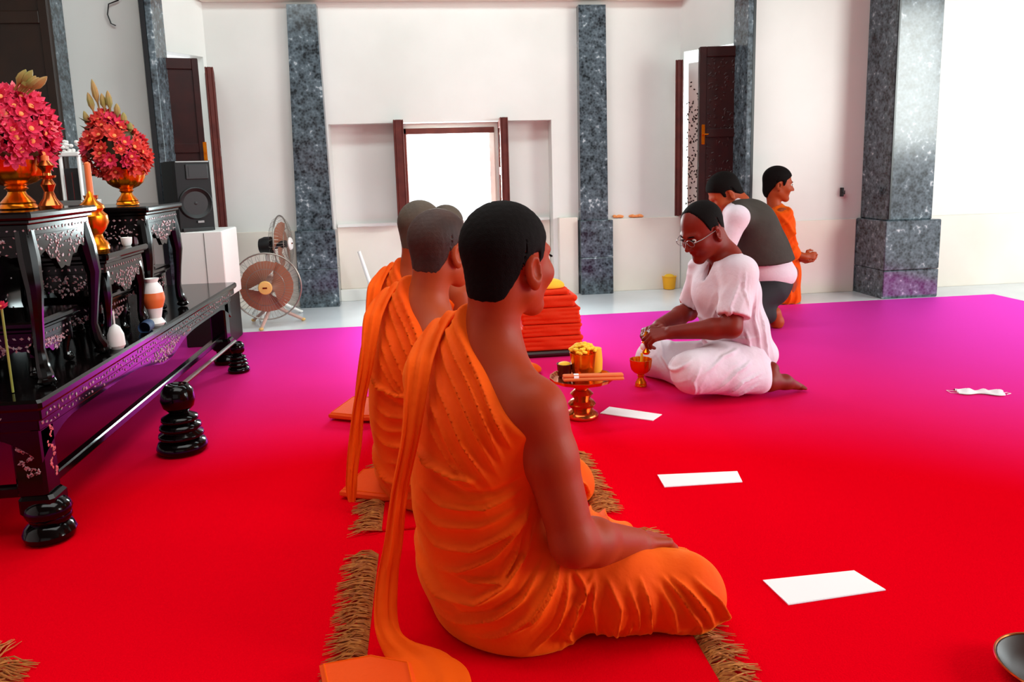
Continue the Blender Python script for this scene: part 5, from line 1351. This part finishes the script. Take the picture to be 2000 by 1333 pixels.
# ---- man in the grey vest kneeling bent forward behind him
def man_in_vest():
    root = thing('person', 'man in grey vest and white shirt kneeling bent forward behind the man in white', 'person', tuple(PZ(1500, 640, .0076)))
    pv = lambda x, y, Y: V(P(x, y, Y))
    HR = head_frame(178, -38, 0); s = 1.0; hc = pv(1414, 377, 4.32)
    neck = pv(1446, 396, 4.30); chest = pv(1462, 440, 4.28); waist = pv(1485, 495, 4.27); pel = pv(1500, 548, 4.27)
    sL, sR = pv(1440, 425, 4.12), pv(1425, 405, 4.44); eL, wL = pv(1400, 520, 4.12), pv(1370, 560, 4.25); eR, wR = pv(1390, 500, 4.45), pv(1365, 550, 4.40)
    hL, kL, aL = pv(1505, 566, 4.17), pv(1425, 628, 4.10), pv(1512, 612, 4.12); hR_, kR, aR = pv(1500, 562, 4.37), pv(1420, 618, 4.42), pv(1505, 608, 4.36)
    T = frame(nrm(V(-.98, -.15, 0))); B = SDF(); B.ell(pel, V(.15, .12, .12), T, 0); B.ell(waist, V(.14, .12, .13), T, .06); B.ell(chest, V(.16, .12, .13), T, .06)
    B.cone(sL, sR, .055, .055, .05); B.cone(neck, hc + HR @ V(0, -.03, -.04), .058, .058, .03)
    limb(B, [sL, eL, wL], [.052, .042, .028]); limb(B, [sR, eR, wR], [.052, .042, .028]); limb(B, [hL, kL, aL], [.09, .06, .036]); limb(B, [hR_, kR, aR], [.09, .06, .036])
    t1 = pv(1516, 643, 4.12); limb(B, [aL, aL * .45 + t1 * .55 + V(.012, 0, 0), t1], [.036, .036, .026], .02); t2 = pv(1508, 636, 4.36); limb(B, [aR, t2], [.036, .028], .02)
    for i in range(5): B.cone(t1 + V(.0, -.022 + .011 * i, .004), t1 + V(-.022, -.024 + .012 * i, -.004), .0095, .0085, .004)
    add_hand(B, wL, nrm(V(-.9, .2, -.3)), V(0, -.3, 1), V(0, 1, .2), 1.0); add_hand(B, wR, nrm(V(-.9, -.2, -.3)), V(0, .3, 1), V(0, -1, .2), 1.0)
    add_head(B, hc, HR, s); B.cut(lambda p: .009 - p[:, 2], .001)
    implicit('body', B, (1.3, 3.8, 0), (2.4, 4.7, 1.05), .009, 'skin_light', root, zmin=.0085)
    H = hair_sdf(hc, HR, s, .010, LINE_MONK); implicit('hair', H, hc - .16, hc + .17, .007, 'hair', root)
    Sh = SDF(); Sh.ell(chest, V(.178, .138, .148), T, 0); Sh.ell(waist, V(.175, .150, .15), T, .08); Sh.ell(pel + V(-.01, 0, .045), V(.190, .168, .12), T, .06); Sh.cone(sL, sR, .064, .064, .05)
    Sh.cone(neck, neck + V(-.03, 0, .012), .056, .052, .03); Sh.chain([sL, eL, wL], [.066, .056, .045], .03); Sh.chain([sR, eR, wR], [.066, .056, .045], .03)
    hem = pv(1500, 556, 4.1)[2] - .01; Sh.cut(lambda p: (hem + .22 * (2.05 - p[:, 0]) * 0) - p[:, 2], .004)
    implicit('shirt', Sh, (1.3, 3.8, 0), (2.4, 4.7, 1.05), .009, 'whitecloth', root, disp=lambda v: .003 * vnoise(v, 30, 2), zmin=.0085)
    Ve = SDF(); Ve.ell(chest + V(.005, 0, 0), V(.190, .152, .158), T, 0); Ve.ell(waist + V(-.005, 0, .01), V(.190, .172, .17), T, .09); Ve.ell(pel + V(-.02, 0, .08), V(.190, .165, .12), T, .08); Ve.cone(sL + V(.03, .03, 0), sR + V(.03, -.03, 0), .074, .074, .05)
    vh = pv(1500, 518, 4.1)[2]; Ve.cut(lambda p: vh + .10 * (p[:, 0] - 2.0) - p[:, 2], .004)
    for sh_, q in ((sL, -1), (sR, 1)): Ve.sub(sh_ + V(-.055, q * .035, .0), V(.075, .08, .085), I3, .01)
    implicit('vest', Ve, (1.3, 3.8, 0), (2.4, 4.7, 1.05), .009, 'vest', root, disp=lambda v: .004 * vnoise(v, 22, 4) + .0015 * vnoise(v, 60, 5), zmin=.0085)
    Tr = SDF(); Tr.ell(pel, V(.165, .135, .13), T, 0); limb(Tr, [hL, kL], [.105, .075], .04); limb(Tr, [hR_, kR], [.105, .075], .04); limb(Tr, [kL, aL + (kL - aL) * .15], [.07, .055], .04); limb(Tr, [kR, aR + (kR - aR) * .15], [.07, .055], .04)
    Tr.cut(lambda p: .0085 - p[:, 2], .004)
    implicit('trousers', Tr, (1.3, 3.8, 0), (2.4, 4.7, .7), .009, 'trouser', root, disp=lambda v: .003 * vnoise(v, 30, 9), zmin=.0085)
man_in_vest()

# ---- young monk kneeling upright by the right wall
def young_monk():
    root = thing('person', 'young monk in orange robe upright by the white wall, looking right with hands forward', 'person', (2.43, 4.93, 0))
    pv = lambda x, y, Y: V(P(x, y, Y))
    HR = head_frame(-12, -10, 0); s = .98; hc = pv(1520, 359, 4.93)
    neck = pv(1512, 402, 4.94); chest = pv(1520, 440, 4.93); waist = pv(1524, 490, 4.93); pel = pv(1527, 530, 4.93)
    sR, sL = pv(1528, 420, 4.83), pv(1512, 412, 5.03); eR, wR = pv(1543, 494, 4.80), pv(1572, 502, 4.78); eL, wL = pv(1535, 488, 5.0), pv(1560, 506, 4.88)
    T = frame(nrm(V(.98, -.15, 0))); B = SDF(); B.ell(pel, V(.12, .10, .11), T, 0); B.ell(waist, V(.11, .095, .11), T, .05); B.ell(chest, V(.115, .09, .11), T, .05)
    B.cone(sR, sL, .042, .042, .04); B.cone(neck, hc + HR @ V(0, -.028, -.05), .047, .045, .03); limb(B, [sR, eR, wR], [.042, .034, .024]); limb(B, [sL, eL, wL], [.042, .034, .024])
    kz = .06; kn = [pel * V(1, 1, 0) + V(.02, q, kz) for q in (-.08, .08)]
    for q, k_ in zip((-.07, .07), kn): limb(B, [pel + V(0, q, 0), k_], [.08, .055]); limb(B, [k_, k_ + V(-.30, 0, -.01), k_ + V(-.36, 0, -.03)], [.05, .035, .025])
    add_hand(B, wR, nrm(V(.9, -.1, .1)), V(0, -.8, .5), V(.1, .3, .9), .75, (35, 40, 30)); add_hand(B, wL, nrm(V(.9, -.25, -.35)), V(0, -.3, -.9), V(.1, -.9, .3), .75, (25, 30, 25))
    L = add_head(B, hc, HR, s); B.cut(lambda p: .001 - p[:, 2], .001)
    implicit('body', B, (2.0, 4.6, 0), (2.95, 5.18, 1.05), .0085, 'skin_light', root, zmin=.0085)
    H = hair_sdf(hc, HR, s, .009, LINE_MONK); implicit('hair', H, hc - .15, hc + .16, .006, 'hair', root)
    eyes(L, HR, s, root)
    R_ = SDF(); R_.ell(chest, V(.132, .108, .125), T, 0); R_.ell(waist, V(.128, .108, .13), T, .06); R_.ell(pel, V(.125, .108, .13), T, .05); R_.cone(sL, sR + V(0, 0, -.01), .054, .056, .04)
    R_.cone(neck + V(.02, .02, -.03), sL, .05, .052, .03); R_.chain([sR, eR + (sR - eR) * .02, eR + (wR - eR) * .25], [.054, .052, .040], .03); R_.chain([sL, eL], [.052, .046], .03)
    R_.cone(pel, pel * V(1, 1, 0) + V(.02, 0, .03), .115, .112, .05); R_.chain([kn[0], kn[0] + V(-.28, 0, 0)], [.06, .05], .04); R_.chain([kn[1], kn[1] + V(-.28, 0, 0)], [.06, .05], .04)
    nd = nrm(V(-.25, -.35, 1)); R_.cut(lambda p: (p - (neck + V(-.02, 0, .012))) @ nd, .004); R_.grow(.004); R_.cut(lambda p: .001 - p[:, 2], .002)
    fl = px_lines([([(1508, 410), (1530, 440), (1545, 480)], .006, .008), ([(1505, 450), (1530, 430), (1542, 405)], .006, .008), ([(1510, 480), (1530, 462), (1548, 440)], .007, .008), ([(1515, 505), (1532, 488), (1548, 470)], .006, .008), ([(1530, 520), (1536, 560), (1532, 600)], .006, .008), ([(1548, 520), (1549, 560), (1546, 600)], .005, .008), ([(1520, 430), (1532, 415), (1538, 402)], .005, .007)], 4.85, gain=2.6, thin=1.2)
    hf = folds(fl)((1, 0, 0))
    implicit('robe', R_, (2.0, 4.6, 0), (2.95, 5.18, 1.05), .0085, 'robe', root, disp=lambda v: hf(v) + .002 * vnoise(v, 40, 3))
young_monk()
